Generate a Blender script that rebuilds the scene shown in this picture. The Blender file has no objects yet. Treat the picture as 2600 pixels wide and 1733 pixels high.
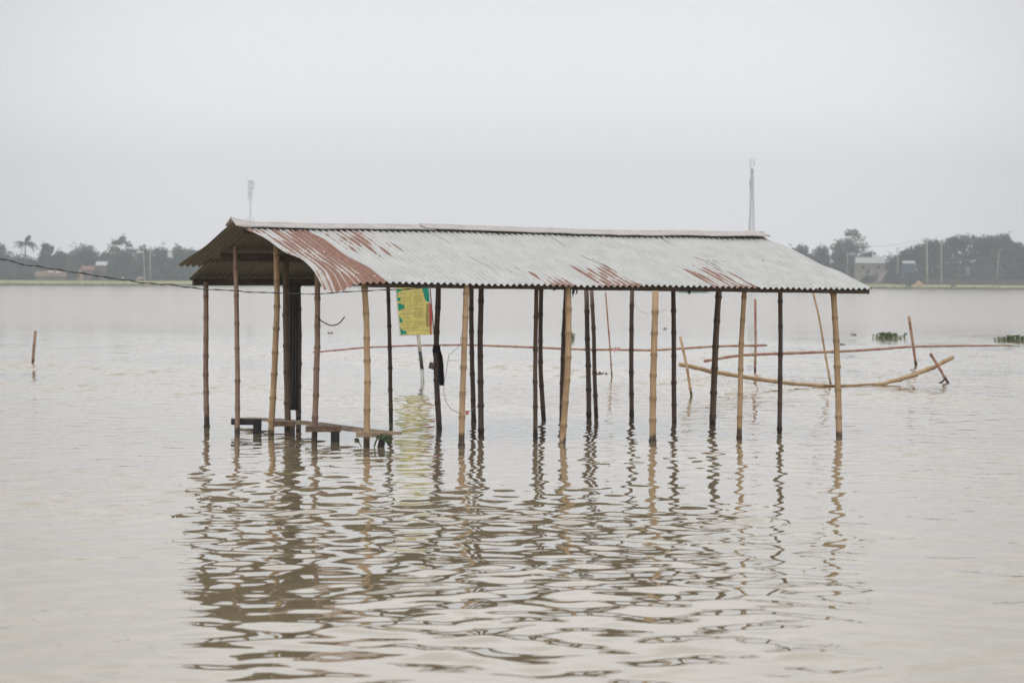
import bpy, math, random
import numpy as np
from mathutils import Vector, Matrix, noise as mnoise

random.seed(7)
rng = np.random.default_rng(11)
scene = bpy.context.scene
col = scene.collection
R = math.radians

# ------------------------------------------------------------------ camera
FPX, CX, CY = 7300.0, 1300.0, 866.5          # focal length and centre in photo pixels (2600 x 1733)
CAM = Vector((0.0, 0.0, 2.2))
PITCH = math.atan(156.0 / FPX)
ROLL = 0.0042
fwd = Vector((0, math.cos(PITCH), -math.sin(PITCH)))
up0 = Vector((0, math.sin(PITCH), math.cos(PITCH)))
rt0 = Vector((1, 0, 0))
rt = rt0 * math.cos(ROLL) + up0 * math.sin(ROLL)
up = up0 * math.cos(ROLL) - rt0 * math.sin(ROLL)
cam_d = bpy.data.cameras.new("camera")
cam_d.sensor_width = 36.0
cam_d.lens = 36.0 * FPX / 2600.0
cam_d.clip_start = 0.5
cam_d.clip_end = 20000
cam_d.dof.use_dof = True
cam_d.dof.focus_distance = 38.5
cam_d.dof.aperture_fstop = 4.0
cam = bpy.data.objects.new("camera", cam_d)
M = Matrix((rt, up, -fwd)).transposed().to_4x4()
M.translation = CAM
cam.matrix_world = M
col.objects.link(cam)
scene.camera = cam

# ------------------------------------------------------------------ sky and sun
SUN_EL, SUN_AZ = R(62), R(200)               # a veiled high sun behind the camera's left shoulder
world = bpy.data.worlds.new("World")
scene.world = world
world.use_nodes = True
wn, wl = world.node_tree.nodes, world.node_tree.links
wn.clear()
w_out = wn.new("ShaderNodeOutputWorld")
w_bg = wn.new("ShaderNodeBackground")
w_bg.inputs["Strength"].default_value = 0.1
w_sky = wn.new("ShaderNodeTexSky")
w_sky.sky_type = 'NISHITA'
w_sky.sun_disc = False
w_sky.sun_elevation = SUN_EL
w_sky.sun_rotation = SUN_AZ
w_sky.air_density = 2.0
w_sky.dust_density = 8.0
w_hs = wn.new("ShaderNodeHueSaturation")
w_hs.inputs["Saturation"].default_value = 0.15
w_geo = wn.new("ShaderNodeTexCoord")
w_sep = wn.new("ShaderNodeSeparateXYZ")
w_ramp = wn.new("ShaderNodeValToRGB")
cr = w_ramp.color_ramp
cr.elements[0].position = 0.0
cr.elements[0].color = (1.03, 1.025, 1.04, 1)
cr.elements[1].position = 1.0
cr.elements[1].color = (1.12, 1.12, 1.12, 1)
for pos, c in ((0.025, (1.035, 1.033, 1.045, 1)), (0.06, (1.02, 1.022, 1.035, 1)), (0.10, (0.885, 0.89, 0.90, 1)), (0.16, (1.17, 1.17, 1.175, 1)), (0.3, (1.24, 1.24, 1.24, 1))):
    e = cr.elements.new(pos)
    e.color = c
w_gain = wn.new("ShaderNodeVectorMath")
w_gain.operation = 'SCALE'
w_gain.inputs["Scale"].default_value = 10.0
w_mix = wn.new("ShaderNodeMix")
w_mix.data_type = 'RGBA'
w_mix.inputs[0].default_value = 0.94
wl.new(w_geo.outputs["Generated"], w_sep.inputs[0])
wl.new(w_sep.outputs["Z"], w_ramp.inputs[0])
# bright patch added to the sky straight ahead, imitating lens vignetting
w_dot = wn.new("ShaderNodeVectorMath"); w_dot.operation = 'DOT_PRODUCT'
w_dot.inputs[1].default_value = Vector((0.0, 1.0, 0.045)).normalized()
w_nrm = wn.new("ShaderNodeVectorMath"); w_nrm.operation = 'NORMALIZE'
wl.new(w_geo.outputs["Generated"], w_nrm.inputs[0])
wl.new(w_nrm.outputs[0], w_dot.inputs[0])
w_br = wn.new("ShaderNodeMapRange"); w_br.interpolation_type = 'SMOOTHERSTEP'
for i_, v_ in enumerate((0.974, 0.9985, 8.5, 11.35)):
    w_br.inputs[i_ + 1].default_value = v_
wl.new(w_dot.outputs["Value"], w_br.inputs[0])
wl.new(w_br.outputs[0], w_gain.inputs["Scale"])
wl.new(w_ramp.outputs["Color"], w_gain.inputs[0])
wl.new(w_sky.outputs["Color"], w_hs.inputs["Color"])
wl.new(w_hs.outputs["Color"], w_mix.inputs[6])
wl.new(w_gain.outputs[0], w_mix.inputs[7])
wl.new(w_mix.outputs[2], w_bg.inputs["Color"])
wl.new(w_bg.outputs[0], w_out.inputs["Surface"])

sun_d = bpy.data.lights.new("sun", 'SUN')
sun_d.energy = 0.8
sun_d.angle = R(25)
sun_d.color = (1.0, 0.96, 0.9)
sun = bpy.data.objects.new("sun", sun_d)
sdir = Vector((math.sin(SUN_AZ) * math.cos(SUN_EL), math.cos(SUN_AZ) * math.cos(SUN_EL), math.sin(SUN_EL)))
sun.rotation_euler = (-sdir).to_track_quat('-Z', 'Y').to_euler()
sun.location = (0, 0, 60)
col.objects.link(sun)

scene.view_settings.view_transform = 'Standard'
scene.view_settings.look = 'None'
scene.view_settings.exposure = 0.0
scene.view_settings.gamma = 1.0
scene.render.engine = 'CYCLES'
scene.cycles.max_bounces = 8
scene.cycles.use_denoising = True
scene.cycles.caustics_reflective = False
scene.cycles.caustics_refractive = False
HAZE = 0.00056

# ------------------------------------------------------------------ helpers
def ray(px, py):
    return fwd * FPX + rt * (px - CX) + up * (CY - py)

def W(px, py, z=0.0):
    """point seen at a photo pixel on the level plane z"""
    d = ray(px, py)
    return CAM + d * ((z - CAM.z) / d.z)

def P(px, py, Y):
    """point seen at a photo pixel at distance Y in front of the camera"""
    d = ray(px, py)
    return CAM + d * (Y / d.y)

def Vv(*a):
    return Vector(a)

class MB:
    def __init__(self):
        self.v, self.f, self.mi = [], [], []
        self.at = {}
    def add(self, vs, fs, **attrs):
        n = len(self.v)
        self.v += [tuple(p) for p in vs]
        self.f += [tuple(i + n for i in f) for f in fs]
        for k in set(list(self.at) + list(attrs)):
            lst = self.at.setdefault(k, [0.0] * n)
            a = attrs.get(k, 0.0)
            lst += list(a) if hasattr(a, '__len__') else [a] * len(vs)
    def box(self, c, ax, ay, az):
        """box from its centre and three half-axis vectors"""
        vs = [c + ax * i + ay * j + az * k for i in (-1, 1) for j in (-1, 1) for k in (-1, 1)]
        self.add(vs, [(0, 1, 3, 2), (4, 6, 7, 5), (0, 4, 5, 1), (2, 3, 7, 6), (0, 2, 6, 4), (1, 5, 7, 3)])
    def beam(self, a, b, w, h, n=8, wob=0.0, upv=Vector((0, 0, 1))):
        """a hewn timber from a to b (centre line), slightly uneven along its length"""
        d = (b - a)
        dn = d.normalized()
        side = dn.cross(upv).normalized()
        u2 = side.cross(dn).normalized()
        vs, fs = [], []
        for i in range(n + 1):
            p = a + d * (i / n) + side * random.uniform(-wob, wob) + u2 * random.uniform(-wob, wob)
            k = 0.82
            for (x, y) in ((-1, -k), (-k, -1), (k, -1), (1, -k), (1, k), (k, 1), (-k, 1), (-1, k)):
                vs.append(p + side * (x * w / 2) + u2 * (y * h / 2))
        for i in range(n):
            for j in range(8):
                j2 = (j + 1) % 8
                fs.append((i * 8 + j, i * 8 + j2, i * 8 + 8 + j2, i * 8 + 8 + j))
        fs.append(tuple(reversed(range(8))))
        fs.append(tuple(n * 8 + j for j in range(8)))
        self.add(vs, fs)
    def tube(self, pts, rad, sides=10, cap=True, **attrs):
        n = len(pts)
        vs = []
        t0 = (pts[1] - pts[0]).normalized()
        ref = Vector((0, 0, 1)) if abs(t0.z) < 0.8 else Vector((1, 0, 0))
        for i, p in enumerate(pts):
            t = (pts[min(i + 1, n - 1)] - pts[max(i - 1, 0)])
            if t.length < 1e-9:
                t = t0
            t = t.normalized()
            s = t.cross(ref).normalized()
            b = s.cross(t)
            r = rad[i] if hasattr(rad, '__len__') else rad
            for k in range(sides):
                a = 2 * math.pi * k / sides
                vs.append(p + s * (math.cos(a) * r) + b * (math.sin(a) * r))
        fs = [(i * sides + k, i * sides + (k + 1) % sides, (i + 1) * sides + (k + 1) % sides, (i + 1) * sides + k)
              for i in range(n - 1) for k in range(sides)]
        if cap:
            fs.append(tuple(reversed(range(sides))))
            fs.append(tuple((n - 1) * sides + k for k in range(sides)))
        at = {}
        for k, a in attrs.items():
            at[k] = [x for x in a for _ in range(sides)] if hasattr(a, '__len__') else a
        self.add(vs, fs, **at)
    def build(self, name, mat, parent=None, origin=None, smooth=False, solid=0.0):
        org = Vector(origin) if origin is not None else (parent_loc(parent) if parent else Vector((0, 0, 0)))
        me = bpy.data.meshes.new(name)
        me.from_pydata([(x - org.x, y - org.y, z - org.z) for x, y, z in self.v], [], self.f)
        for k, a in self.at.items():
            at = me.attributes.new(k, 'FLOAT', 'POINT')
            at.data.foreach_set("value", a)
        me.materials.append(mat)
        if smooth:
            me.polygons.foreach_set("use_smooth", [True] * len(me.polygons))
        me.update()
        o = bpy.data.objects.new(name, me)
        col.objects.link(o)
        if parent:
            o.parent = parent
        else:
            o.location = org
        if solid:
            md = o.modifiers.new("thickness", 'SOLIDIFY')
            md.thickness = solid
            md.offset = 0
        return o

def parent_loc(o):
    l = Vector((0, 0, 0))
    while o is not None:
        l += o.location
        o = o.parent
    return l

def tag(o, label=None, cat=None, group=None, kind=None):
    if label: o["label"] = label
    if cat: o["category"] = cat
    if group: o["group"] = group
    if kind: o["kind"] = kind
    return o

def empty(name, loc, label, cat, group=None):
    o = bpy.data.objects.new(name, None)
    o.empty_display_size = 0.2
    o.location = loc
    col.objects.link(o)
    return tag(o, label, cat, group)

# ------------------------------------------------------------------ materials
def new_mat(name):
    m = bpy.data.materials.new(name)
    m.use_nodes = True
    nt = m.node_tree
    return m, nt.nodes, nt.links, nt.nodes["Principled BSDF"]

def N(nodes, typ, **kw):
    n = nodes.new(typ)
    for k, v in kw.items():
        if k == "op":
            n.operation = v
        else:
            setattr(n, k, v)
    return n

def mth(nodes, links, op, a, b=None, clamp=False):
    n = nodes.new("ShaderNodeMath")
    n.operation = op
    n.use_clamp = clamp
    for i, x in enumerate((a, b)):
        if x is None:
            continue
        if isinstance(x, (int, float)):
            n.inputs[i].default_value = x
        else:
            links.new(x, n.inputs[i])
    return n.outputs[0]

def mixc(nodes, links, fac, a, b):
    n = nodes.new("ShaderNodeMix")
    n.data_type = 'RGBA'
    for idx, x in ((0, fac), (6, a), (7, b)):
        if isinstance(x, (int, float)):
            n.inputs[idx].default_value = x
        elif isinstance(x, tuple):
            n.inputs[idx].default_value = x + (1,) if len(x) == 3 else x
        else:
            links.new(x, n.inputs[idx])
    return n.outputs[2]

def maprange(nodes, links, x, a, b, c=0.0, d=1.0, smooth=True):
    n = nodes.new("ShaderNodeMapRange")
    if smooth:
        n.interpolation_type = 'SMOOTHSTEP'
    links.new(x, n.inputs[0])
    for i, v in enumerate((a, b, c, d)):
        n.inputs[i + 1].default_value = v
    return n.outputs[0]

def noise_tex(nodes, links, scale, detail=3.0, rough=0.55, vec=None, stretch=None, coord="Object"):
    n = nodes.new("ShaderNodeTexNoise")
    n.inputs["Scale"].default_value = scale
    n.inputs["Detail"].default_value = detail
    n.inputs["Roughness"].default_value = rough
    if vec is None:
        tc = nodes.new("ShaderNodeTexCoord")
        vec = tc.outputs[coord]
    if stretch:
        mp = nodes.new("ShaderNodeMapping")
        mp.inputs["Scale"].default_value = stretch
        links.new(vec, mp.inputs[0])
        vec = mp.outputs[0]
    links.new(vec, n.inputs["Vector"])
    return n

def plain(name, c, rough=0.8, var=0.25, scale=8.0, stretch=None, spec=0.3):
    m, n, l, b = new_mat(name)
    t = noise_tex(n, l, scale, 4, stretch=stretch)
    f = maprange(n, l, t.outputs["Fac"], 0.3, 0.7)
    a = tuple(min(1, x * (1 - var)) for x in c)
    d = tuple(min(1, x * (1 + var)) for x in c)
    l.new(mixc(n, l, f, a, d), b.inputs["Base Color"])
    b.inputs["Roughness"].default_value = rough
    b.inputs["Specular IOR Level"].default_value = spec
    return m

def bamboo_mat(name, c, c2, wet=True):
    m, n, l, b = new_mat(name)
    tc = n.new("ShaderNodeTexCoord")
    oi = n.new("ShaderNodeObjectInfo")
    addv = n.new("ShaderNodeVectorMath")
    l.new(tc.outputs["Object"], addv.inputs[0])
    sc = n.new("ShaderNodeVectorMath"); sc.operation = 'SCALE'
    cmb = n.new("ShaderNodeCombineXYZ")
    l.new(oi.outputs["Random"], cmb.inputs[0]); l.new(oi.outputs["Random"], cmb.inputs[1])
    l.new(cmb.outputs[0], sc.inputs[0]); sc.inputs["Scale"].default_value = 37.0
    l.new(sc.outputs[0], addv.inputs[1])
    vec = addv.outputs[0]
    fib = noise_tex(n, l, 60, 3, vec=vec, stretch=(1, 1, 0.06))
    blot = noise_tex(n, l, 5.0, 4, vec=vec, stretch=(1, 1, 0.5))
    spot = noise_tex(n, l, 38, 2, vec=vec, stretch=(1, 1, 0.6))
    base = mixc(n, l, maprange(n, l, blot.outputs["Fac"], 0.35, 0.68), c, c2)
    base = mixc(n, l, mth(n, l, 'MULTIPLY', maprange(n, l, fib.outputs["Fac"], 0.35, 0.75), 0.35), base, tuple(x * 0.55 for x in c))
    dark = tuple(x * 0.25 for x in c2)
    base = mixc(n, l, mth(n, l, 'MULTIPLY', maprange(n, l, spot.outputs["Fac"], 0.66, 0.74), 0.6), base, dark)
    at = n.new("ShaderNodeAttribute"); at.attribute_name = "ring"
    base = mixc(n, l, mth(n, l, 'MULTIPLY', at.outputs["Fac"], 0.6), base, tuple(x * 0.35 for x in c))
    if wet:
        geo = n.new("ShaderNodeNewGeometry")
        sep = n.new("ShaderNodeSeparateXYZ"); l.new(geo.outputs["Position"], sep.inputs[0])
        wn_ = noise_tex(n, l, 11, 3, vec=geo.outputs["Position"], stretch=(1, 1, 0.4))
        h = mth(n, l, 'ADD', sep.outputs["Z"], mth(n, l, 'MULTIPLY', mth(n, l, 'SUBTRACT', wn_.outputs["Fac"], 0.5), 0.22))
        h2 = mth(n, l, 'SUBTRACT', h, mth(n, l, 'MULTIPLY', oi.outputs["Random"], 0.12))
        wf = maprange(n, l, h2, 0.01, 0.09, 1.0, 0.0)
        base = mixc(n, l, mth(n, l, 'MULTIPLY', wf, 0.85), base, (0.02, 0.014, 0.012))
        l.new(maprange(n, l, wf, 0, 1, 0.62, 0.3), b.inputs["Roughness"])
    else:
        b.inputs["Roughness"].default_value = 0.6
    l.new(base, b.inputs["Base Color"])
    b.inputs["Specular IOR Level"].default_value = 0.3
    bm = n.new("ShaderNodeBump"); bm.inputs["Strength"].default_value = 0.25; bm.inputs["Distance"].default_value = 0.004
    l.new(fib.outputs["Fac"], bm.inputs["Height"]); l.new(bm.outputs[0], b.inputs["Normal"])
    return m

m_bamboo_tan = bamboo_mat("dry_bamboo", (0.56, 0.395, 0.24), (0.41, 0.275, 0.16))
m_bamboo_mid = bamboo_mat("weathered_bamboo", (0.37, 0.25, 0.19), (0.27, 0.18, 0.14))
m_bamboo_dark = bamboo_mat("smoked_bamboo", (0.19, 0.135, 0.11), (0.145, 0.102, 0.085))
m_bamboo_red = bamboo_mat("red_stained_bamboo", (0.42, 0.29, 0.19), (0.36, 0.115, 0.10))
m_rail_tan = bamboo_mat("rail_bamboo", (0.50, 0.345, 0.19), (0.37, 0.24, 0.13), False)
m_beam = plain("old_timber", (0.095, 0.068, 0.052), 0.85, 0.35, 12, (0.3, 0.3, 1))
m_plank = plain("worn_plank", (0.33, 0.25, 0.18), 0.8, 0.3, 10, (1, 0.25, 1))
m_wetwood = plain("wet_black_timber", (0.03, 0.026, 0.026), 0.5, 0.4, 12)
m_bracket = plain("brown_timber", (0.17, 0.115, 0.08), 0.8, 0.3, 12)

def sheet_mat():
    m, n, l, b = new_mat("galvanised_sheet")
    uv = n.new("ShaderNodeAttribute"); uv.attribute_name = "corr"      # corrugation count along the eave
    tt = n.new("ShaderNodeAttribute"); tt.attribute_name = "down"      # metres down the slope
    rz = n.new("ShaderNodeAttribute"); rz.attribute_name = "rust"
    u, t, r = uv.outputs["Fac"], tt.outputs["Fac"], rz.outputs["Fac"]
    cell = mth(n, l, 'FLOOR', mth(n, l, 'ADD', u, 0.75))
    cv = n.new("ShaderNodeCombineXYZ")
    l.new(mth(n, l, 'MULTIPLY', cell, 7.31), cv.inputs[0]); l.new(mth(n, l, 'MULTIPLY', t, 1.1), cv.inputs[1])
    n1 = noise_tex(n, l, 1.0, 2, vec=cv.outputs[0])                     # a streak per corrugation
    cv2 = n.new("ShaderNodeCombineXYZ")
    l.new(mth(n, l, 'MULTIPLY', u, 2.2), cv2.inputs[0]); l.new(mth(n, l, 'MULTIPLY', t, 13.0), cv2.inputs[1])
    n2 = noise_tex(n, l, 1.0, 4, 0.6, vec=cv2.outputs[0])               # scalloped edges
    cv3 = n.new("ShaderNodeCombineXYZ")
    l.new(mth(n, l, 'MULTIPLY', u, 0.35), cv3.inputs[0]); l.new(mth(n, l, 'MULTIPLY', t, 2.2), cv3.inputs[1])
    n3 = noise_tex(n, l, 1.0, 4, 0.6, vec=cv3.outputs[0])               # large tone
    fr = mth(n, l, 'FRACT', mth(n, l, 'ADD', u, 0.75))
    du = mth(n, l, 'ABSOLUTE', mth(n, l, 'SUBTRACT', fr, 0.47))         # distance from the streak line on each corrugation's flank
    w = mth(n, l, 'SUBTRACT', mth(n, l, 'MULTIPLY', r, 0.80), 0.245)
    w = mth(n, l, 'ADD', w, mth(n, l, 'MULTIPLY', mth(n, l, 'SUBTRACT', n1.outputs["Fac"], 0.5), 1.15))
    w = mth(n, l, 'ADD', w, mth(n, l, 'MULTIPLY', mth(n, l, 'SUBTRACT', n2.outputs["Fac"], 0.5), 0.42))
    a = mth(n, l, 'SUBTRACT', w, du)
    mask = maprange(n, l, a, -0.06, 0.09)
    # sparse small rust flecks anywhere
    fl = noise_tex(n, l, 1.0, 2, vec=cv2.outputs[0]); fl.inputs["Scale"].default_value = 0.55
    fleck = maprange(n, l, fl.outputs["Fac"], 0.765, 0.79)
    mask = mth(n, l, 'MAXIMUM', mask, mth(n, l, 'MULTIPLY', fleck, 0.8))
    tint = mth(n, l, 'MULTIPLY', maprange(n, l, a, -0.35, 0.02), 0.42)  # pale ochre bleeding round the streaks
    tint = mth(n, l, 'MULTIPLY', tint, maprange(n, l, r, 0.3, 0.75))
    zinc = mixc(n, l, maprange(n, l, n3.outputs["Fac"], 0.3, 0.7), (0.475, 0.48, 0.478), (0.575, 0.58, 0.578))
    sp = n.new("ShaderNodeTexVoronoi"); sp.inputs["Scale"].default_value = 3.0; l.new(cv2.outputs[0], sp.inputs["Vector"])
    zinc = mixc(n, l, mth(n, l, 'MULTIPLY', sp.outputs["Distance"], 0.22), zinc, (0.42, 0.43, 0.42))
    zinc = mixc(n, l, tint, zinc, (0.55, 0.38, 0.26))
    rustc = mixc(n, l, maprange(n, l, n2.outputs["Fac"], 0.35, 0.7), (0.19, 0.085, 0.06), (0.30, 0.155, 0.11))
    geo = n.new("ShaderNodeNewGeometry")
    under = mixc(n, l, n3.outputs["Fac"], (0.09, 0.078, 0.058), (0.14, 0.122, 0.09))  # inner face darkened: shade under the roof put into its colour
    top = mixc(n, l, mth(n, l, 'MULTIPLY', mask, 0.9), zinc, rustc)
    top = mixc(n, l, maprange(n, l, r, -0.6, -0.4, 1, 0), top, (0.8, 0.8, 0.8))   # bright nail washers
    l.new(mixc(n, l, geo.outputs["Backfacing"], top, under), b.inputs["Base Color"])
    l.new(maprange(n, l, mask, 0, 1, 0.48, 0.9), b.inputs["Roughness"])
    l.new(maprange(n, l, mask, 0, 1, 0.25, 0.0), b.inputs["Metallic"])
    return m
m_sheet = sheet_mat()
m_cap = plain("ridge_cap_metal", (0.46, 0.435, 0.42), 0.55, 0.10, 6, (1, 1, 1))
m_wallsheet = plain("dark_sheet", (0.075, 0.066, 0.058), 0.6, 0.3, 10, (1, 1, 0.2))

def foliage_mat(name, c1, c2):
    m, n, l, b = new_mat(name)
    geo = n.new("ShaderNodeNewGeometry")
    t = noise_tex(n, l, 0.22, 3, coord="Object")
    f = mth(n, l, 'ADD', mth(n, l, 'MULTIPLY', geo.outputs["Random Per Island"], 0.5), mth(n, l, 'MULTIPLY', maprange(n, l, t.outputs["Fac"], 0.35, 0.65), 0.5))
    l.new(mixc(n, l, f, c1, c2), b.inputs["Base Color"])
    b.inputs["Roughness"].default_value = 0.7
    b.inputs["Specular IOR Level"].default_value = 0.2
    return m
m_leaf = foliage_mat("tree_leaves", (0.022, 0.046, 0.024), (0.070, 0.130, 0.058))
m_leaf2 = foliage_mat("pale_tree_leaves", (0.045, 0.065, 0.03), (0.12, 0.15, 0.07))
m_leafdark = foliage_mat("dense_tree_leaves", (0.012, 0.027, 0.016), (0.034, 0.066, 0.036))
m_hyac = foliage_mat("hyacinth_leaves", (0.075, 0.125, 0.04), (0.21, 0.27, 0.11))
m_trunk = plain("bark", (0.10, 0.085, 0.07), 0.9, 0.3, 4)

# ------------------------------------------------------------------ water: a real rippled surface near the camera, calm sheet further out
def build_water():
    xs_f = np.arange(-22, 22.001, 0.07)
    g = 22 * 1.22 ** np.arange(1, 21)
    xs = np.concatenate([-g[::-1], xs_f, g])
    ys_f = np.concatenate([np.arange(8, 62, 0.06), np.arange(62, 128.01, 0.115)])
    ys = np.concatenate([[-40, -20, 0, 4, 6, 7.2], ys_f, 128 + 1.2 ** np.arange(1, 38) ])
    ys = ys[ys < 1010]
    X, Y = np.meshgrid(xs, ys)
    Z = np.zeros_like(X)
    K = 110
    lam = np.exp(rng.normal(math.log(0.45), 0.60, K)).clip(0.17, 2.2)
    th = np.where(rng.random(K) < 0.22, rng.uniform(0, 2 * math.pi, K), rng.choice([0.72, 2.35, 3.86, 5.49], K) + rng.normal(0, 0.30, K))
    ph = rng.uniform(0, 2 * math.pi, K)
    for i in range(K):
        k = 2 * math.pi / lam[i]
        slope = 0.037 * math.sqrt(2.0 / K) * (1.0 if lam[i] > 0.3 else 0.75)
        kx, ky = k * math.cos(th[i]), k * math.sin(th[i])
        Z += (slope / k) * np.sin(kx * X + ky * Y + ph[i])
    # slow change in how lively the surface is
    patch = np.zeros_like(X)
    for i in range(12):
        l_ = rng.uniform(2.6, 13); a_ = rng.uniform(0, 2 * math.pi)
        patch += np.sin(2 * math.pi / l_ * (math.cos(a_) * X + math.sin(a_) * Y * 0.8) + rng.uniform(0, 6.28))
    amp = np.clip(0.97 + 0.16 * patch, 0.60, 1.5) * (1 + 0.45 * np.clip((Y - 20) / 8, 0, 1) * np.clip((42 - Y) / 6, 0, 1)) * (1 + 1.3 * np.clip((Y - 47) / 16, 0, 1) * np.clip((105 - Y) / 30, 0, 1) * np.clip(0.6 + 0.3 * patch, 0, 1.4))
    fade = np.clip((22 - np.abs(X)) / 3.0, 0, 1) * np.clip((Y - 8) / 1.0, 0, 1) * np.clip((128 - Y) / 40.0, 0, 1)
    Z *= amp * fade
    ny, nx = X.shape
    co = np.stack([X, Y, Z], -1).reshape(-1, 3).astype(np.float32)
    idx = np.arange(nx * ny, dtype=np.int32).reshape(ny, nx)
    q = np.stack([idx[:-1, :-1], idx[:-1, 1:], idx[1:, 1:], idx[1:, :-1]], -1).reshape(-1, 4)
    me = bpy.data.meshes.new("water")
    me.vertices.add(len(co)); me.vertices.foreach_set("co", co.ravel())
    me.loops.add(q.size); me.loops.foreach_set("vertex_index", q.ravel())
    me.polygons.add(len(q))
    me.polygons.foreach_set("loop_start", np.arange(0, q.size, 4, dtype=np.int32))
    me.polygons.foreach_set("use_smooth", np.ones(len(q), dtype=bool))
    me.update(calc_edges=True)
    me.validate()
    m, n, l, b = new_mat("silty_water")
    geo = n.new("ShaderNodeNewGeometry")
    sep = n.new("ShaderNodeSeparateXYZ"); l.new(geo.outputs["Position"], sep.inputs[0])
    y = sep.outputs["Y"]
    # small wind ripples as slopes on top of the modelled swell
    rip = noise_tex(n, l, 5.0, 3, 0.6, vec=geo.outputs["Position"], stretch=(0.6, 1, 1))
    rip2 = noise_tex(n, l, 0.9, 3, 0.6, vec=geo.outputs["Position"], stretch=(0.35, 1, 1))
    patchn = noise_tex(n, l, 0.10, 3, 0.6, vec=geo.outputs["Position"], stretch=(0.35, 1, 1))
    band = mth(n, l, 'MULTIPLY', maprange(n, l, y, 46, 64), maprange(n, l, y, 74, 115, 1, 0))
    amp_s = mth(n, l, 'ADD', 0.018, mth(n, l, 'MULTIPLY', band, mth(n, l, 'MULTIPLY', maprange(n, l, patchn.outputs["Fac"], 0.40, 0.72), 0.06)))
    amp_s = mth(n, l, 'ADD', amp_s, maprange(n, l, y, 70, 190, 0.0, 0.02))
    def centred(t):
        s = n.new("ShaderNodeVectorMath"); s.operation = 'SUBTRACT'
        l.new(t.outputs["Color"], s.inputs[0]); s.inputs[1].default_value = (0.5, 0.5, 0.5)
        return s.outputs[0]
    ad = n.new("ShaderNodeVectorMath"); ad.operation = 'ADD'
    l.new(centred(rip), ad.inputs[0]); l.new(centred(rip2), ad.inputs[1])
    fl = n.new("ShaderNodeVectorMath"); fl.operation = 'MULTIPLY'
    l.new(ad.outputs[0], fl.inputs[0]); fl.inputs[1].default_value = (0.6, 1.0, 0.0)
    sl = n.new("ShaderNodeVectorMath"); sl.operation = 'SCALE'
    l.new(fl.outputs[0], sl.inputs[0]); l.new(amp_s, sl.inputs["Scale"])
    nn = n.new("ShaderNodeVectorMath"); nn.operation = 'ADD'
    l.new(geo.outputs["Normal"], nn.inputs[0]); l.new(sl.outputs[0], nn.inputs[1])
    nz = n.new("ShaderNodeVectorMath"); nz.operation = 'NORMALIZE'
    l.new(nn.outputs[0], nz.inputs[0])
    l.new(nz.outputs[0], b.inputs["Normal"])
    silt = noise_tex(n, l, 0.25, 4, 0.6, vec=geo.outputs["Position"], stretch=(0.4, 1, 1))
    l.new(mixc(n, l, silt.outputs["Fac"], (0.24, 0.19, 0.115), (0.30, 0.245, 0.16)), b.inputs["Base Color"])
    l.new(maprange(n, l, y, 58, 170, 0.015, 0.15), b.inputs["Roughness"])
    b.inputs["IOR"].default_value = 1.6
    me.materials.append(m)
    o = bpy.data.objects.new("water", me)
    col.objects.link(o)
    tag(o, kind="structure")
build_water()

# ------------------------------------------------------------------ far bank
def bankY(x):
    return 862 + 0.06 * max(-420, min(420, x))
def landZ(x, dy):
    """height of the land dy metres behind the water's edge"""
    if dy < 0:
        return dy * 0.05
    return 1.55 * (1 - math.exp(-dy / 16.0)) + 0.12 * mnoise.noise((x * 0.05, dy * 0.08, 3.0))

def build_land():
    mb = MB()
    xs = [-900 + 12 * i for i in range(151)]
    dys = [-14, -6, -2, 0, 1.5, 4, 8, 14, 22, 34, 50, 80, 140, 260, 500, 900]
    vs = []
    for dy in dys:
        for x in xs:
            e = 2.5 * mnoise.noise((x * 0.03, 0.5, 0)) + 1.2 * mnoise.noise((x * 0.11, 4.5, 0))
            vs.append((x, bankY(x) + dy + (e if dy < 40 else 0), landZ(x, dy)))
    nx = len(xs)
    fs = [(j * nx + i, j * nx + i + 1, (j + 1) * nx + i + 1, (j + 1) * nx + i) for j in range(len(dys) - 1) for i in range(nx - 1)]
    mb.add(vs, fs)
    m, n, l, b = new_mat("bank_grass")
    t = noise_tex(n, l, 0.05, 4, vec=n.new("ShaderNodeNewGeometry").outputs["Position"], stretch=(1, 2.5, 1))
    t2 = noise_tex(n, l, 0.5, 3, vec=n.new("ShaderNodeNewGeometry").outputs["Position"], stretch=(0.5, 1, 1))
    c = mixc(n, l, maprange(n, l, t.outputs["Fac"], 0.4, 0.62), (0.46, 0.42, 0.21), (0.31, 0.34, 0.135))
    c = mixc(n, l, mth(n, l, 'MULTIPLY', maprange(n, l, t2.outputs["Fac"], 0.45, 0.7), 0.5), c, (0.14, 0.17, 0.065))
    l.new(c, b.inputs["Base Color"])
    b.inputs["Roughness"].default_value = 0.95
    b.inputs["Specular IOR Level"].default_value = 0.05
    o = mb.build("riverbank", m, smooth=True)
    tag(o, kind="structure")
    # reeds and grass at the waterline
    mb = MB()
    for i in range(5200):
        x = random.uniform(-185, 215)
        dy = abs(random.gauss(0, 2.2))
        e = 2.5 * mnoise.noise((x * 0.03, 0.5, 0)) + 1.2 * mnoise.noise((x * 0.11, 4.5, 0))
        p = Vector((x, bankY(x) + dy + e - 0.5, landZ(x, dy) - 0.1))
        h = random.uniform(0.15, 0.5); w = random.uniform(0.15, 0.4)
        a = random.uniform(-0.6, 0.6)
        s = Vector((math.cos(a) * w, math.sin(a) * w, 0))
        mb.add([p - s, p + s, p + s * 1.2 + Vector((random.uniform(-.1, .1), .1, h)), p - s * 1.2 + Vector((random.uniform(-.1, .1), -.1, h * 0.9))], [(0, 1, 2, 3)])
    o = mb.build("grass", foliage_mat("waterline_grass", (0.07, 0.10, 0.04), (0.19, 0.22, 0.09)))
    tag(o, kind="stuff")
build_land()

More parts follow.
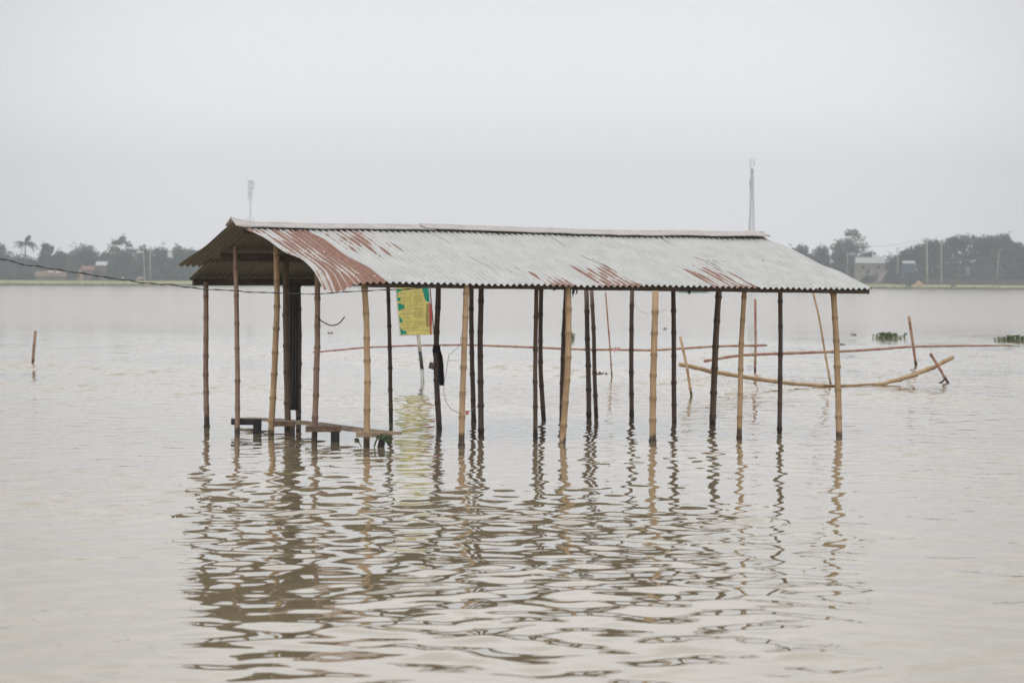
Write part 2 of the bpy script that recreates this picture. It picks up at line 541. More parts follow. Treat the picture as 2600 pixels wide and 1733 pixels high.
def ground(px, back):
    """a point on the far land, at a photo column and so many metres behind the water's edge"""
    Y = 868.0
    for _ in range(6):
        x = (px - CX) / FPX * Y
        Y = bankY(x) + back
    x = (px - CX) / FPX * Y
    return Vector((x, Y, landZ(x, back)))
def ppm(Y):
    return FPX / Y
def zat(py, px, Y):
    return P(px, py, Y).z

# ------------------------------------------------------------------ the shed
G0 = W(930.8, 1133); Y0 = W(2130.5, 1109); A0 = W(525, 1083)
U = (Y0 - G0); L = U.length; U.normalize()
V = Vector((-U.y, U.x, 0))
WD = (A0 - G0).dot(V)
def loc(s, v, z):
    return G0 + U * s + V * v + Vector((0, 0, z))
def vplane(px, py, vc):
    d = ray(px, py)
    k = ((G0 + V * vc - CAM).dot(V)) / d.dot(V)
    p = CAM + d * k
    return (p - G0).dot(U), p.z
OH = 0.25                                   # eave overhang
sl, zfl = vplane(1000, 717.5, -OH); sr, zfr = vplane(2188, 733.5, -OH)
r1, zrl = vplane(614, 572, WD / 2); r2, zrr = vplane(1935, 599, WD / 2)
b1, zbl = vplane(525, 709, WD + OH)
BS0 = vplane(466, 713, WD + OH)[0]                       # left end of the back eave
zbr = zbl - 0.03
S0, S1 = vplane(824, 733, -OH)[0], vplane(2221, 738, -OH)[0]
RS0, RS1 = r1 - 0.02, r2
S1e = vplane(1000, 718, -OH)[0]
print("SHED", L, WD, zfl, zfr, zrl, zrr, zbl, S0, S1, RS0, RS1)
def lerp(a, b, t): return a + (b - a) * t
def zf(s): return lerp(zfl, zfr, (s - sl) / (sr - sl))
ridge_pts = sorted(vplane(x_, y_, WD / 2) for x_, y_ in ((600, 571.5), (640, 573), (1060, 579), (1300, 586.5), (1500, 592.5), (1935, 599.5)))
def zr(s):
    for (sa, za), (sb, zb_) in zip(ridge_pts, ridge_pts[1:]):
        if s <= sb or sb == ridge_pts[-1][0]:
            return lerp(za, zb_, (s - sa) / (sb - sa))
def zb(s): return zbl
def roofz(s, v):
    h = WD / 2
    if v <= h:
        return lerp(zf(s), zr(s), (v + OH) / (h + OH))
    return lerp(zr(s), zb(s), (v - h) / (h + OH))

shed = empty("market_shed", G0, "long open shed with rusty corrugated roof on bamboo posts, standing in flood water", "shed")
CP = 0.09; AMPC = 0.016
def rust_front(s, t, i):
    """how far a spot on the front slope has rusted: s along the eave, t from eave (0) to ridge (1)"""
    def bump(x, a, b, w): return max(0, min(1, (x - a) / w, (b - x) / w))
    r = 0.0
    if i == 0:
        r = 0.56 + 0.28 * bump(s, S1e - 0.42, S1e + 0.1, 0.12) - 0.14 * bump(s, S0 - 0.5, S0 + 0.22, 0.15) + 0.24 * max(0, 1 - t / 0.14)
        r *= min(1, (1.02 - t) / 0.12)
    elif i == 1:
        r = 0.41 * bump(t, 0.36, 1.25, 0.3) * bump(s, S1e - 0.1, S1e + 0.85, 0.08) + 0.04
    q = 0.40 * bump(s, 2.15, 3.15, 0.3) * bump(t, -0.4, 0.45, 0.3)
    q = max(q, 0.42 * bump(s, 3.15, 4.05, 0.15) * bump(t, -0.4, 0.55, 0.3))
    q = max(q, 0.41 * bump(s, 4.80, 5.85, 0.25) * bump(t, -0.4, 0.62, 0.35))
    r = max(r, q)
    if 2.0 < s < 6: r += 0.10 * max(0, 1 - t / 0.07) * (1 if q > 0.05 else 0)
    return max(r, 0.04)

def roof_sheet(i, n, front, t0=0.0, t1=1.0, ds=0.0, lift=0.0):
    h = WD / 2
    w = 1.0 / n
    first = (S1e - S0) / (S1 - S0)               # the end sheet is the widest
    a0, a1 = (0.0 if i == 0 else lerp(first, 1, (i - 1) / (n - 1))), lerp(first, 1, i / (n - 1))
    lap = 0.055
    sa_e, sb_e = lerp(S0, S1, a0) - (lap if i else 0), lerp(S0, S1, a1)
    sa_r, sb_r = lerp(RS0, RS1, a0) - (lap if i else 0), lerp(RS0, RS1, a1)
    if not front and i == 0:
        sa_e = BS0 + ds
        sa_r = RS0 - (0.12 if t0 > 0.1 else -0.05)
    nc = int(round((sb_e - sa_e) / CP)) * 8
    nt = 26
    vs, corr, down, rust, fs = [], [], [], [], []
    rnd = random.Random(i * 7 + (0 if front else 99) + int(t0 * 10))
    skew = 0.0; skew2 = 0.0
    edge = rnd.uniform(-0.035, 0.03) if i else 0
    bend = rnd.uniform(-0.002, 0.002)
    for j in range(nt + 1):
        tj = j / nt
        for k in range(nc + 1):
            a = k / nc
            t = lerp(t0, t1, tj)
            s = lerp(lerp(sa_e, sb_e, a), lerp(sa_r, sb_r, a), t)
            ph = s / CP
            v = (-OH + edge * (1 - tj) + t * (h + OH)) if front else (WD + OH + edge * (1 - tj) - t * (h + OH))
            z = roofz(s, v) + lift
            z += AMPC * math.cos(2 * math.pi * ph) + 0.0045 * (i % 2) + skew * a + skew2 * (tj - 0.5) * a + bend * math.sin(math.pi * tj)
            z += 0.012 * mnoise.noise((s * 1.6, v * 1.4, 3.1 if front else 8.0))
            if front and i == 0:
                ea = max(0, 1 - a / 0.75)
                z += 0.085 * ea * min(1, (1 - t) / 0.78) * min(1, 0.2 + t / 0.32)
                dr = max(0, 1 - t / 0.13)
                z -= 0.15 * dr ** 1.3 * math.exp(-((a - 0.15) / 0.25) ** 2)
                v += 0.03 * dr * ea
            vs.append(loc(s, v, z))
            corr.append(ph + i * 40); down.append((1 - t) * (h + OH) + (0 if front else 50))
            rust.append(rust_front(s, t, i) if front else 0.12)
    m1 = nc + 1
    for j in range(nt):
        for k in range(nc):
            q = (j * m1 + k, j * m1 + k + 1, (j + 1) * m1 + k + 1, (j + 1) * m1 + k)
            fs.append(q if front else tuple(reversed(q)))
    mb = MB()
    mb.add(vs, fs, corr=corr, down=down, rust=rust)
    if front:
        for tn in (0.10, 0.52, 0.93):
            for q in (0.12, 0.40, 0.66, 0.90):
                if rnd.random() < 0.25: continue
                k = int(q * nc); k -= (k % 8); j = int(tn * nt) + rnd.choice((0, 0, 0, 1))
                c = Vector(vs[j * m1 + k]) + Vector((0, 0, 0.004)) - V * 0.004
                ring = [c + U * (math.cos(a_) * 0.017) + V * (math.sin(a_) * 0.017) for a_ in [m_ * math.pi / 4 for m_ in range(8)]]
                mb.add(ring + [c + Vector((0, 0, 0.014)) - V * 0.006], [(m_, (m_ + 1) % 8, 8) for m_ in range(8)], rust=-1.0)
    return mb.build("roof_sheet", m_sheet, shed, smooth=True)
NS = 9
for i in range(NS):
    o = roof_sheet(i, NS, True)
    if i == 0: o["label"] = "heavily rusted end sheet with a bent down corner"
for i in range(NS):
    roof_sheet(i, NS, False, 0.24, 1.0, ds=-0.33, lift=0.012)   # upper tier of the back slope
    roof_sheet(i, NS, False, 0.0, 0.36, ds=0.05, lift=-0.006)   # lower tier, tucked under it

def ridge_cap(sa, sb, lift, warp=0.0, flip=False):
    n = 40
    prof = [(-0.235, -0.012), (-0.225, 0.004), (-0.12, 0.0), (-0.035, 0.0), (-0.012, 0.014), (0.0, 0.02), (0.012, 0.014), (0.035, 0.0), (0.12, 0.0), (0.225, 0.004), (0.235, -0.012)]
    vs, fs = [], []
    for i in range(n + 1):
        s = lerp(sa, sb, i / n)
        w_ = 0.012 * mnoise.noise((s * 1.1, 2.0, sa)) + 0.006 * mnoise.noise((s * 5.0, 7.0, sa))
        if flip:
            w_ += 0.07 * max(0, 1 - (s - sa) / 0.45) ** 2
        w_ -= warp * math.sin(math.pi * i / n)
        for (dv, dz) in prof:
            edge = abs(dv) / 0.235
            z = zr(s) + 0.030 + lift + dz - 0.20 * abs(dv) + w_ + 0.010 * edge * mnoise.noise((s * 2.1, dv * 9, 5))
            if flip:
                z -= 0.05 * edge * max(0, 1 - (s - sa) / 0.40)
            vs.append(loc(s, WD / 2 + dv, z))
    k = len(prof)
    for i in range(n):
        for j in range(k - 1):
            fs.append((i * k + j, (i + 1) * k + j, (i + 1) * k + j + 1, i * k + j + 1))
    mb = MB(); mb.add(vs, fs)
    return mb.build("ridge_cap", m_cap, shed, smooth=True, solid=0.004)
smid = vplane(1066, 570, WD / 2)[0]
scap0 = vplane(585, 566, WD / 2)[0]
scap1 = vplane(1938, 594, WD / 2)[0]
ridge_cap(scap0, smid + 0.15, 0.0, 0.0, True)
ridge_cap(smid, scap1, 0.022, 0.012)

# timbers under the roof
def purlin(v, s_a, s_b, h, w, drop, name="purlin"):
    mb = MB()
    n = 14
    a = loc(s_a, v, roofz(s_a, v) - drop - h / 2)
    b = loc(s_b, v, roofz(s_b, v) - drop - h / 2)
    mb.beam(a, b, w, h, n, 0.004)
    return mb.build(name, m_beam, shed)
purlin(-0.13, S0 + 0.66, S1 - 0.03, 0.075, 0.05, 0.022, "eave_beam")
purlin(WD + 0.10, BS0 + 0.10, S1 - 0.1, 0.10, 0.06, 0.025, "eave_beam")
purlin(WD * 0.75, RS0 + 0.14, RS1 - 0.1, 0.11, 0.06, 0.025)
purlin(WD * 0.25, RS0 + 0.35, RS1 - 0.1, 0.08, 0.06, 0.03)
purlin(WD * 0.5 - 0.02, RS0 + 0.03, RS1 - 0.1, 0.09, 0.06, 0.03, "ridge_beam")

def bamboo_path(pts, r0, r1, spacing, seed, start=0.0, knots=True):
    """resample a centre line with bamboo nodes: returns points, radii, ring strengths"""
    rnd = random.Random(seed)
    cum = [0.0]
    for a, b in zip(pts, pts[1:]):
        cum.append(cum[-1] + (b - a).length)
    T = cum[-1]
    def at(d):
        d = max(0, min(T, d))
        for i in range(len(pts) - 1):
            if d <= cum[i + 1] + 1e-9:
                seg = cum[i + 1] - cum[i]
                return pts[i].lerp(pts[i + 1], (d - cum[i]) / seg if seg > 0 else 0)
        return pts[-1]
    def smooth_at(d):
        e = 0.16
        return (at(d - e) + at(d) * 2 + at(d + e)) / 4 if e < d < T - e else at(d)
    ds, rk, rg = [], [], []
    d = start + rnd.uniform(0.05, spacing)
    last = 0.0
    ds.append(0.0); rk.append(1.0); rg.append(0.0)
    while d < T - 0.02:
        for q in (0.33, 0.66):
            ds.append(last + (d - last) * q); rk.append(0.97 + rnd.uniform(-0.015, 0.015)); rg.append(0.0)
        k = rnd.uniform(0.10, 0.27)
        for off, rr, g in ((-0.04, 0.98, 0.0), (-0.02, 1 + k * 0.55, 0.15), (-0.008, 1 + k, 0.6), (0.003, 1 + k * 0.5, 1.0), (0.013, 1 + k * 0.75, 0.7), (0.032, 1.0, 0.0)):
            ds.append(d + off); rk.append(rr); rg.append(g)
        last = d + 0.032
        d += spacing * rnd.uniform(0.86, 1.14)
    ds.append(T); rk.append(1.0); rg.append(0.0)
    order = sorted(range(len(ds)), key=lambda i: ds[i])
    P_, R_, G_ = [], [], []
    px_ = None
    for i in order:
        if px_ is not None and ds[i] - px_ < 1e-4: continue
        px_ = ds[i]
        p = smooth_at(ds[i])
        P_.append(p + Vector((mnoise.noise((ds[i] * 2.5, seed, 0)), mnoise.noise((ds[i] * 2.5, seed, 9)), 0)) * (r0 * 0.10))
        R_.append(lerp(r0, r1, ds[i] / T) * rk[i]); G_.append(rg[i])
    return P_, R_, G_

Zz = lambda u, v, ox, oy, k=0.38265: (ox + u * k, oy + v * k)
# (photo pixels of the centre line from waterline upwards, width in photo pixels, material, node spacing)
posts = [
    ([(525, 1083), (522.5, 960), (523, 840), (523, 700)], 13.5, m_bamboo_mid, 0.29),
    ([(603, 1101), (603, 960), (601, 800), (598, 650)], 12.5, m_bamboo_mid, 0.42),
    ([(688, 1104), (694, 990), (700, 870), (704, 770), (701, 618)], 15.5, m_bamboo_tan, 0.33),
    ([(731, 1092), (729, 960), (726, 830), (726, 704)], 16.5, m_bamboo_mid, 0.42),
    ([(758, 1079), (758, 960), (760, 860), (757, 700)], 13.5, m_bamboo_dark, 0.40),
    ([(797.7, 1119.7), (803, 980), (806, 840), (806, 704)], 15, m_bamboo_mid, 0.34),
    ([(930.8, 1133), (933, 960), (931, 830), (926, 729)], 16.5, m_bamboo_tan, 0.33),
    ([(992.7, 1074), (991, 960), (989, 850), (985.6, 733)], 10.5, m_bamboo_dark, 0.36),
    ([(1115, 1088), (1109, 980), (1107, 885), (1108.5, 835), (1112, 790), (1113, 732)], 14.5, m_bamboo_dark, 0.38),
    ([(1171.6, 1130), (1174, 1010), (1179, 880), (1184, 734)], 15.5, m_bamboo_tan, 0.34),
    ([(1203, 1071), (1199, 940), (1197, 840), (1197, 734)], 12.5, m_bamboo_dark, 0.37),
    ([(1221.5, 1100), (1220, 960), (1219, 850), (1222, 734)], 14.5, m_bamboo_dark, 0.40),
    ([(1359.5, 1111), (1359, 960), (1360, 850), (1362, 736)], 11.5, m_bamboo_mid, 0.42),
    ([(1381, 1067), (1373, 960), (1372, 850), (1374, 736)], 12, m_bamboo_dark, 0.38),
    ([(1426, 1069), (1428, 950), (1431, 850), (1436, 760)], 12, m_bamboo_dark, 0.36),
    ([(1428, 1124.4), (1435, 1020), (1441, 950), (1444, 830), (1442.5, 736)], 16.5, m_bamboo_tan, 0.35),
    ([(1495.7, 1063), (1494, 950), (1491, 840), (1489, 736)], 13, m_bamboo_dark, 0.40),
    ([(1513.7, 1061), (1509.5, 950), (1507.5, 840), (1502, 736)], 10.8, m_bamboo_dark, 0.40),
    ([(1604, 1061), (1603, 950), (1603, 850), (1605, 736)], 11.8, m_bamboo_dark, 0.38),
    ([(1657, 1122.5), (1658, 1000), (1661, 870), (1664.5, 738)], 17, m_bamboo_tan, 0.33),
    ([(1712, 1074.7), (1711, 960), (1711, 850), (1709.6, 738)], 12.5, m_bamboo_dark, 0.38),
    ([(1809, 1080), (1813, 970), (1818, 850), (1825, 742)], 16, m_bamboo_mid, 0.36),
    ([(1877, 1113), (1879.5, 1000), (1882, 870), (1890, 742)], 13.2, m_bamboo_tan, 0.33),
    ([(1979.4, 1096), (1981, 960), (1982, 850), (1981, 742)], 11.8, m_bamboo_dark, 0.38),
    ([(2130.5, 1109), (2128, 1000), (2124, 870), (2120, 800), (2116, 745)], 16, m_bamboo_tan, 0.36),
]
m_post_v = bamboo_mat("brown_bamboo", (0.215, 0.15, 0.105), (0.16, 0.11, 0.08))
for i, (pl, wpx, mat, sp) in enumerate(posts):
    B = W(*pl[0])
    pts = [P(x, y, B.y) for x, y in pl]
    s_, v_ = (B - G0).dot(U), (B - G0).dot(V)
    ztop = roofz(s_, v_) - (0.10 if i in (0, 1) else 0.035)
    d = (pts[-1] - pts[-2]).normalized()
    if pts[-1].z < ztop:
        pts.append(pts[-1] + d * ((ztop - pts[-1].z) / d.z))
    else:
        k = (ztop - pts[-2].z) / (pts[-1].z - pts[-2].z)
        pts[-1] = pts[-2].lerp(pts[-1], k)
    d0 = (pts[1] - pts[0]).normalized()
    pts.insert(0, pts[0] - d0 * 0.9)
    r = wpx / 2 / ppm(B.y) * 1.03
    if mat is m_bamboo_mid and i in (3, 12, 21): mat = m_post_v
    pp, rr, gg = bamboo_path(pts, r * 1.04, r * 0.92, sp * 0.97, i + 1)
    mb = MB()
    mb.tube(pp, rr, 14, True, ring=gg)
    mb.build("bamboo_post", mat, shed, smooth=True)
    if i == 8: POST_I = (B, pts, r)

# dark corrugated wall sheet nailed between two back posts
mb = MB()
Yw = W(745, 1083).y
vs, fs = [], []
nk, nj = 40, 8
for j in range(nj + 1):
    for k in range(nk + 1):
        px = lerp(733, 760, k / nk) + lerp(0, -1.5, j / nj); py = lerp(716, 1041, j / nj)
        p = P(px, py, Yw)
        vs.append(p + Vector((0, 0.02 + 0.013 * math.cos(k / nk * 2 * math.pi * 3.5), 0)))
for j in range(nj):
    for k in range(nk):
        fs.append((j * (nk + 1) + k, j * (nk + 1) + k + 1, (j + 1) * (nk + 1) + k + 1, (j + 1) * (nk + 1) + k))
mb.add(vs, fs)
mb.build("wall_sheet", m_wallsheet, shed, smooth=True, solid=0.003)

# ------------------------------------------------------------------ bench of one long plank on low trestles
bench = empty("plank_bench", W(800, 1110), "low bench of one long worn plank just above the water inside the shed", "bench")
bs = 0.30
def on_gable(px, py, ds):
    """point at a pixel on the upright plane parallel to the gable, ds metres inside it"""
    d = ray(px, py)
    k = (G0 + U * ds - CAM).dot(U) / d.dot(U)
    return CAM + d * k
pl_pts = [(622, 1060), (690, 1063), (800, 1073.5), (905, 1088), (995, 1097.5)]
mb = MB()
vs, fs = [], []
for (px, py) in pl_pts:
    c = on_gable(px, py, bs)
    for du, dz in ((-0.14, -0.03), (-0.135, 0.005), (0.14, 0.005), (0.14, -0.03)):
        vs.append(c + U * du + Vector((0, 0, dz)))
for i in range(len(pl_pts) - 1):
    for j in range(4):
        fs.append((i * 4 + j, i * 4 + (j + 1) % 4, i * 4 + 4 + (j + 1) % 4, i * 4 + 4 + j))
fs += [(3, 2, 1, 0), tuple(len(vs) - 4 + j for j in range(4))]
mb.add(vs, fs)
mb.build("plank", m_plank, bench)
def crossbar(x0, x1, y0, y1, Y, mat, depth=0.06):
    a, b = P(x0, (y0 + y1) / 2, Y), P(x1, (y0 + y1) / 2, Y)
    mb = MB(); mb.beam(a, b, depth, (y1 - y0) / ppm(Y), 3, 0.002)
    return mb.build("crossbar", mat, bench)
def stub(x0, x1, ytop, ybot, Y, mat, lean=0):
    a, b = P((x0 + x1) / 2 + lean, ytop, Y), P((x0 + x1) / 2, ybot, Y)
    b = b + (b - a).normalized() * 0.5
    mb = MB(); mb.beam(b, a, 0.08, (x1 - x0) / ppm(Y), 3, 0.002, upv=Vector((1, 0, 0)))
    return mb.build("leg", mat, bench)
Yb = W(652, 1099).y - 0.16
crossbar(587, 664, 1062, 1078, Yb, m_wetwood); stub(643, 663.5, 1068, 1099, Yb + 0.02, m_wetwood); stub(596, 608, 1070, 1102, Yb + 0.02, m_wetwood)
Yb = W(742, 1107).y
crossbar(694, 750, 1069, 1082, Yb, m_bracket); stub(736, 749, 1071, 1107, Yb + 0.02, m_post_v)
Yb = W(851, 1121).y
crossbar(776, 866, 1081, 1096, Yb, m_bracket); stub(840, 862, 1092, 1121, Yb + 0.02, m_wetwood)
Yb = W(967, 1135).y
crossbar(904, 972, 1095.5, 1109, Yb, m_plank); stub(958, 975, 1104, 1135, Yb + 0.02, m_wetwood, 8)

def leaf(mb, base, d, ln, wd, nrm):
    """a small spatula-shaped leaf"""
    d = d.normalized()
    s = d.cross(nrm).normalized()
    n2 = s.cross(d)
    vs = [base, base + d * ln * 0.35 + s * wd * 0.42 + n2 * ln * .04, base + d * ln * 0.7 + s * wd * 0.5, base + d * ln + n2 * -ln * .08,
          base + d * ln * 0.7 - s * wd * 0.5, base + d * ln * 0.35 - s * wd * 0.42 + n2 * ln * .04]
    mb.add(vs, [(0, 1, 2, 3), (0, 3, 4, 5)])
def hyacinth(px, py, wpx, hpx, n, seed):
    rnd = random.Random(seed)
    c = W(px, py)
    k = ppm(c.y)
    w, h = wpx / k, hpx / k
    mb = MB()
    for i in range(n):
        q = rnd.gauss(0, 0.27)
        q = max(-0.5, min(0.5, q))
        b = c + Vector((q * w, rnd.uniform(-0.25, 0.25) * w, -0.02))
        hh = h * (0.45 + 0.55 * rnd.random()) * (0.55 + 0.45 * math.cos(q * math.pi) + 0.25 * mnoise.noise((q * 9, seed, 0)))
        a = rnd.uniform(0, 6.28)
        t = b + Vector((math.cos(a) * 0.3 * hh, math.sin(a) * 0.3 * hh, hh * 0.7))
        mb.tube([b, (b + t) / 2 + Vector((0, 0, hh * .05)), t], 0.012, 5, False)
        leaf(mb, t, Vector((math.cos(a), math.sin(a), rnd.uniform(0.2, 1.6))), hh * 0.62 + 0.02, hh * 0.5 + 0.02, Vector((0.2, 0.1, 1)))
    return mb, c
for (px, py, w, h, n, sd, lab) in (
    (2250, 859, 72, 16, 100, 1, "leafy green water hyacinth clump floating left of the red upright stake"),
    (2572, 866.5, 90, 16, 120, 2, "water hyacinth clump floating at the right edge of the photo"),
    (1455, 861, 10, 22, 10, 3, "tiny green water plant afloat behind the middle front bamboo post"),
    (2296, 857, 10, 15, 5, 4, "single small hyacinth sprig afloat just right of the leafy clump")):
    mb, c = hyacinth(px, py, w, h, n, sd)
    o = mb.build("water_hyacinth", m_hyac, origin=c)
    tag(o, lab, "floating plant", "water hyacinth afloat on the river")
# weed caught on the near end of the bench
weed_b = W(967, 1134)
mb = MB()
rnd = random.Random(5)
tip = P(974, 1103, weed_b.y - 0.12)
for i in range(16):
    e = P(rnd.uniform(962, 988), rnd.uniform(1108, 1128), weed_b.y - 0.14 - rnd.random() * .05)
    leaf(mb, tip + Vector((rnd.uniform(-.05, .05), 0, rnd.uniform(-.03, .02))), e - tip, (e - tip).length, 0.035, Vector((0.3, -1, 0.2)))
mb.tube([P(968, 1105, weed_b.y - .13), P(955, 1118, weed_b.y - .15), P(950, 1134, weed_b.y - .15)], 0.012, 6)
mbs = MB(); leaf(mbs, P(913, 1124, weed_b.y - .1), P(901, 1113, weed_b.y - .1) - P(913, 1124, weed_b.y - .1), 0.09, 0.07, Vector((0, -1, 0.3)))
mbs.tube([P(911, 1122, weed_b.y - .1), P(918, 1134, weed_b.y - .1)], 0.006, 5)
m_weed = foliage_mat("weed", (0.035, 0.055, 0.025), (0.10, 0.125, 0.06))
tag(mbs.build("water_weed", m_weed, origin=P(915, 1128, weed_b.y - .1)), "single round green leaf on a stalk, just left of the near corner post", "plant")
o = mb.build("water_weed", m_weed, origin=weed_b)
tag(o, "limp green weed hanging on the near end of the plank bench", "plant")

# ------------------------------------------------------------------ things on the posts, wires
B, ipts, ir = POST_I
Yi = B.y
def wire(name, pix, Y, r, mat, label, cat, sub=6, group=None, wav=0.0):
    pts = [P(x, y, Y(k) if callable(Y) else Y) for k, (x, y) in enumerate(pix)]
    out = []
    n = len(pts)
    for i in range(n - 1):
        p0, p1, p2, p3 = pts[max(i - 1, 0)], pts[i], pts[i + 1], pts[min(i + 2, n - 1)]
        for q in range(sub):
            t = q / sub
            out.append(0.5 * ((2 * p1) + (p2 - p0) * t + (2 * p0 - 5 * p1 + 4 * p2 - p3) * t * t + (3 * p1 - p0 - 3 * p2 + p3) * t ** 3))
    out.append(pts[-1])
    mb = MB()
    mb.tube(out, [r * (1 + wav * math.sin(i * 1.05)) for i in range(len(out))], 6)
    o = mb.build(name, mat, origin=pts[-1])
    if label: tag(o, label, cat, group)
    return o
m_cable = plain("black_cable", (0.045, 0.043, 0.045), 0.45, 0.3, 3)
m_wire = plain("grey_wire", (0.30, 0.29, 0.29), 0.5, 0.2, 3)
cab = [(-60, 652), (0, 658), (25, 661), (51, 669.5), (72, 674), (92, 674.5), (127, 682.5), (145, 683.5), (184, 691), (205, 692.5), (242, 700), (262, 702), (309, 710.3), (330, 711.5), (357, 718), (382, 718.6), (408, 722), (432, 721.5), (467, 728.6), (490, 730), (518, 734.5), (545, 735), (584, 737), (604, 737.5), (625, 741), (660, 742), (695, 743), (740, 745), (799, 746.6), (835, 744), (872, 741), (925, 738.5), (975, 735.5), (1030, 734), (1060, 731.5), (1094, 729)]
NCB = len(cab)
wire("power_cable", cab, lambda k: lerp(31.0, 37.4, min(1, k / (NCB - 1) * 1.05)), 0.0076, m_cable, "wavy black cable running from the left edge of the photo to the shed's eave", "cable", wav=0.35)
wire("hooked_wire", [(801, 800), (814, 812.5), (826, 820), (841, 826), (858, 822), (868, 813), (875, 804)], W(800, 1119).y - 0.1, 0.009, m_cable, "short stiff black wire curving out from a post at the near end of the shed", "wire")
wire("thin_wire", [(1174, 836), (1169, 862), (1168, 876), (1150, 892), (1146, 897), (1141, 898), (1138, 910), (1134, 940), (1129, 965), (1127, 990), (1130, 1010), (1138, 1028), (1150, 1041), (1168, 1048), (1185, 1046), (1200, 1038), (1208, 1033), (1220, 1037)], lambda k: W(1174, 1130).y - 0.12 if k < 14 else lerp(W(1174, 1130).y - 0.1, W(1221, 1100).y - 0.1, (k - 13) / 4), 0.0045, m_wire, "thin grey wire dangling in a loop below the second front post", "wire")
wire("sagging_wire", [(1612, 770), (1622, 785), (1636, 795), (1655, 797.5), (1680, 790), (1698, 777), (1706, 764)], W(1657, 1090).y, 0.0022, m_wire, "faint thin wire sagging between two posts right of the middle of the shed", "wire")
knot = MB()
kc = P(1186, 1046, W(1174, 1130).y - 0.11)
for a, ln in ((0.3, .035), (2.6, .03), (4.4, .045), (5.1, .04), (1.3, .02)):
    leaf(knot, kc, Vector((math.cos(a), -0.2, math.sin(a))), ln, 0.02, Vector((0, -1, 0.1)))
o = knot.build("red_rag", plain("red_cloth", (0.42, 0.05, 0.06), 0.9, 0.2), origin=kc)
tag(o, "tiny red rag knotted on the thin wire beside the second front post", "rag")

# black cloth tied round a post, hanging down on its right
m_cloth = plain("black_cloth", (0.018, 0.015, 0.02), 0.9, 0.3, 20)
cloth_root = empty("hanging_cloth", P(1113, 880, Yi), "black cloth tied round the dark post beside the yellow sign, hanging down", "cloth")
mb = MB()
kn, vs, fs = 16, [], []
for j in range(6):
    py = lerp(877, 896, j / 5)
    c = P(1108, py, Yi)
    for k in range(kn):
        a = 2 * math.pi * k / kn
        rr = ir * (1.22 + 0.10 * math.sin(3 * a + j * 1.3) + (0.08 if j in (2, 3) else 0))
        vs.append(c + Vector((math.cos(a) * rr, math.sin(a) * rr, 0.008 * math.sin(a * 2 + j))))
for j in range(5):
    for k in range(kn):
        fs.append((j * kn + k, j * kn + (k + 1) % kn, (j + 1) * kn + (k + 1) % kn, (j + 1) * kn + k))
mb.add(vs, fs); mb.build("wrap", m_cloth, cloth_root, smooth=True)
mb = MB(); vs, fs = [], []
prof = [(877, 1110, 1114), (890, 1113, 1118.5), (905, 1115, 1123), (925, 1115, 1125.5), (945, 1115, 1126.5), (960, 1115, 1127.5), (972, 1116, 1127), (978, 1117, 1126)]
nk = 14
for j, (py, xa, xb) in enumerate(prof):
    for k in range(nk + 1):
        t = k / nk
        dy = 0.018 * math.sin(t * 13 + j * 0.2) - 0.03
        yy = py + (3.5 * mnoise.noise((k * 1.9, 3, 1)) if j == len(prof) - 1 else 0)
        vs.append(P(lerp(xa, xb, t), yy, Yi + dy))
for j in range(len(prof) - 1):
    for k in range(nk):
        a = j * (nk + 1) + k
        fs.append((a, a + 1, a + nk + 2, a + nk + 1))
mb.add(vs, fs); mb.build("tail", m_cloth, cloth_root, smooth=True, solid=0.008)

mb = MB()
cb = P(1096, 928, Yi - 0.01)
ax = (P(1103, 931, Yi) - P(1090, 926.5, Yi)) * 0.5
az = (P(1092.5, 919.5, Yi) - P(1089, 935.5, Yi)) * 0.5
mb.box(cb, ax, Vector((0, 0.028, 0)), az)
o = mb.build("wooden_block", plain("grey_block", (0.30, 0.275, 0.24), 0.8, 0.2, 20), origin=cb)
bv = o.modifiers.new("bevel", 'BEVEL'); bv.width = 0.005; bv.segments = 2
tag(o, "small grey wooden block fixed to the left of the dark post with the black cloth", "block")

# scraps hanging from the eave
for (x, y, w, h, sd, lab) in ((1461, 735, 16, 22, 1, "dark plant scrap hanging from the eave beside the middle front post"), (1750, 737, 8, 16, 2, "frayed dark string hanging from the eave on the right half of the shed"), (1407, 734, 8, 8, 3, "small dry straw tuft poking below the eave at the middle of the shed")):
    rnd = random.Random(sd)
    c = P(x, y - 3, 37.9 + (x - 1000) / 1200 * 2.0 + 0.15)
    k = ppm(c.y)
    mb = MB()
    for i in range(9):
        e = c + Vector((rnd.uniform(-.5, .5) * w / k, rnd.uniform(-.02, .02), -h / k * rnd.uniform(0.4, 1.05)))
        m_ = (c + e) / 2 + Vector((rnd.uniform(-.4, .4) * w / k, 0, 0))
        mb.tube([c, m_, e], [0.006, 0.007, 0.002], 5)
    o = mb.build("hanging_scrap", m_cloth, origin=c)
    tag(o, lab, "scrap", "scraps hanging from the shed eave")

# ------------------------------------------------------------------ yellow sign on a pole
YS = W(1069.5, 967).y
sign = empty("notice_board", W(1069.5, 967), "weathered yellow notice board with torn green patches on a pole behind the shed", "sign")
def Sg(u, v, off):
    return P(1000 + u * 120 / 1344, 725 + v * 140 / 1568, YS - off)
def poly(mb, pts, off):
    vs = [Sg(u, v, off) for u, v in pts]
    mb.add(vs, [tuple(range(len(vs)))])
def panel(name, pts, off, mat, thick=0.0):
    mb = MB(); poly(mb, pts, off)
    return mb.build(name, mat, sign, solid=thick)
m_white = plain("sign_white", (0.62, 0.60, 0.60), 0.6, 0.08, 8)
m_yel = plain("sign_yellow", (0.66, 0.585, 0.19), 0.6, 0.10, 14)
m_teal = plain("sign_green", (0.0, 0.26, 0.17), 0.6, 0.08, 8)
m_red = plain("sign_red", (0.42, 0.055, 0.05), 0.6, 0.3, 14)
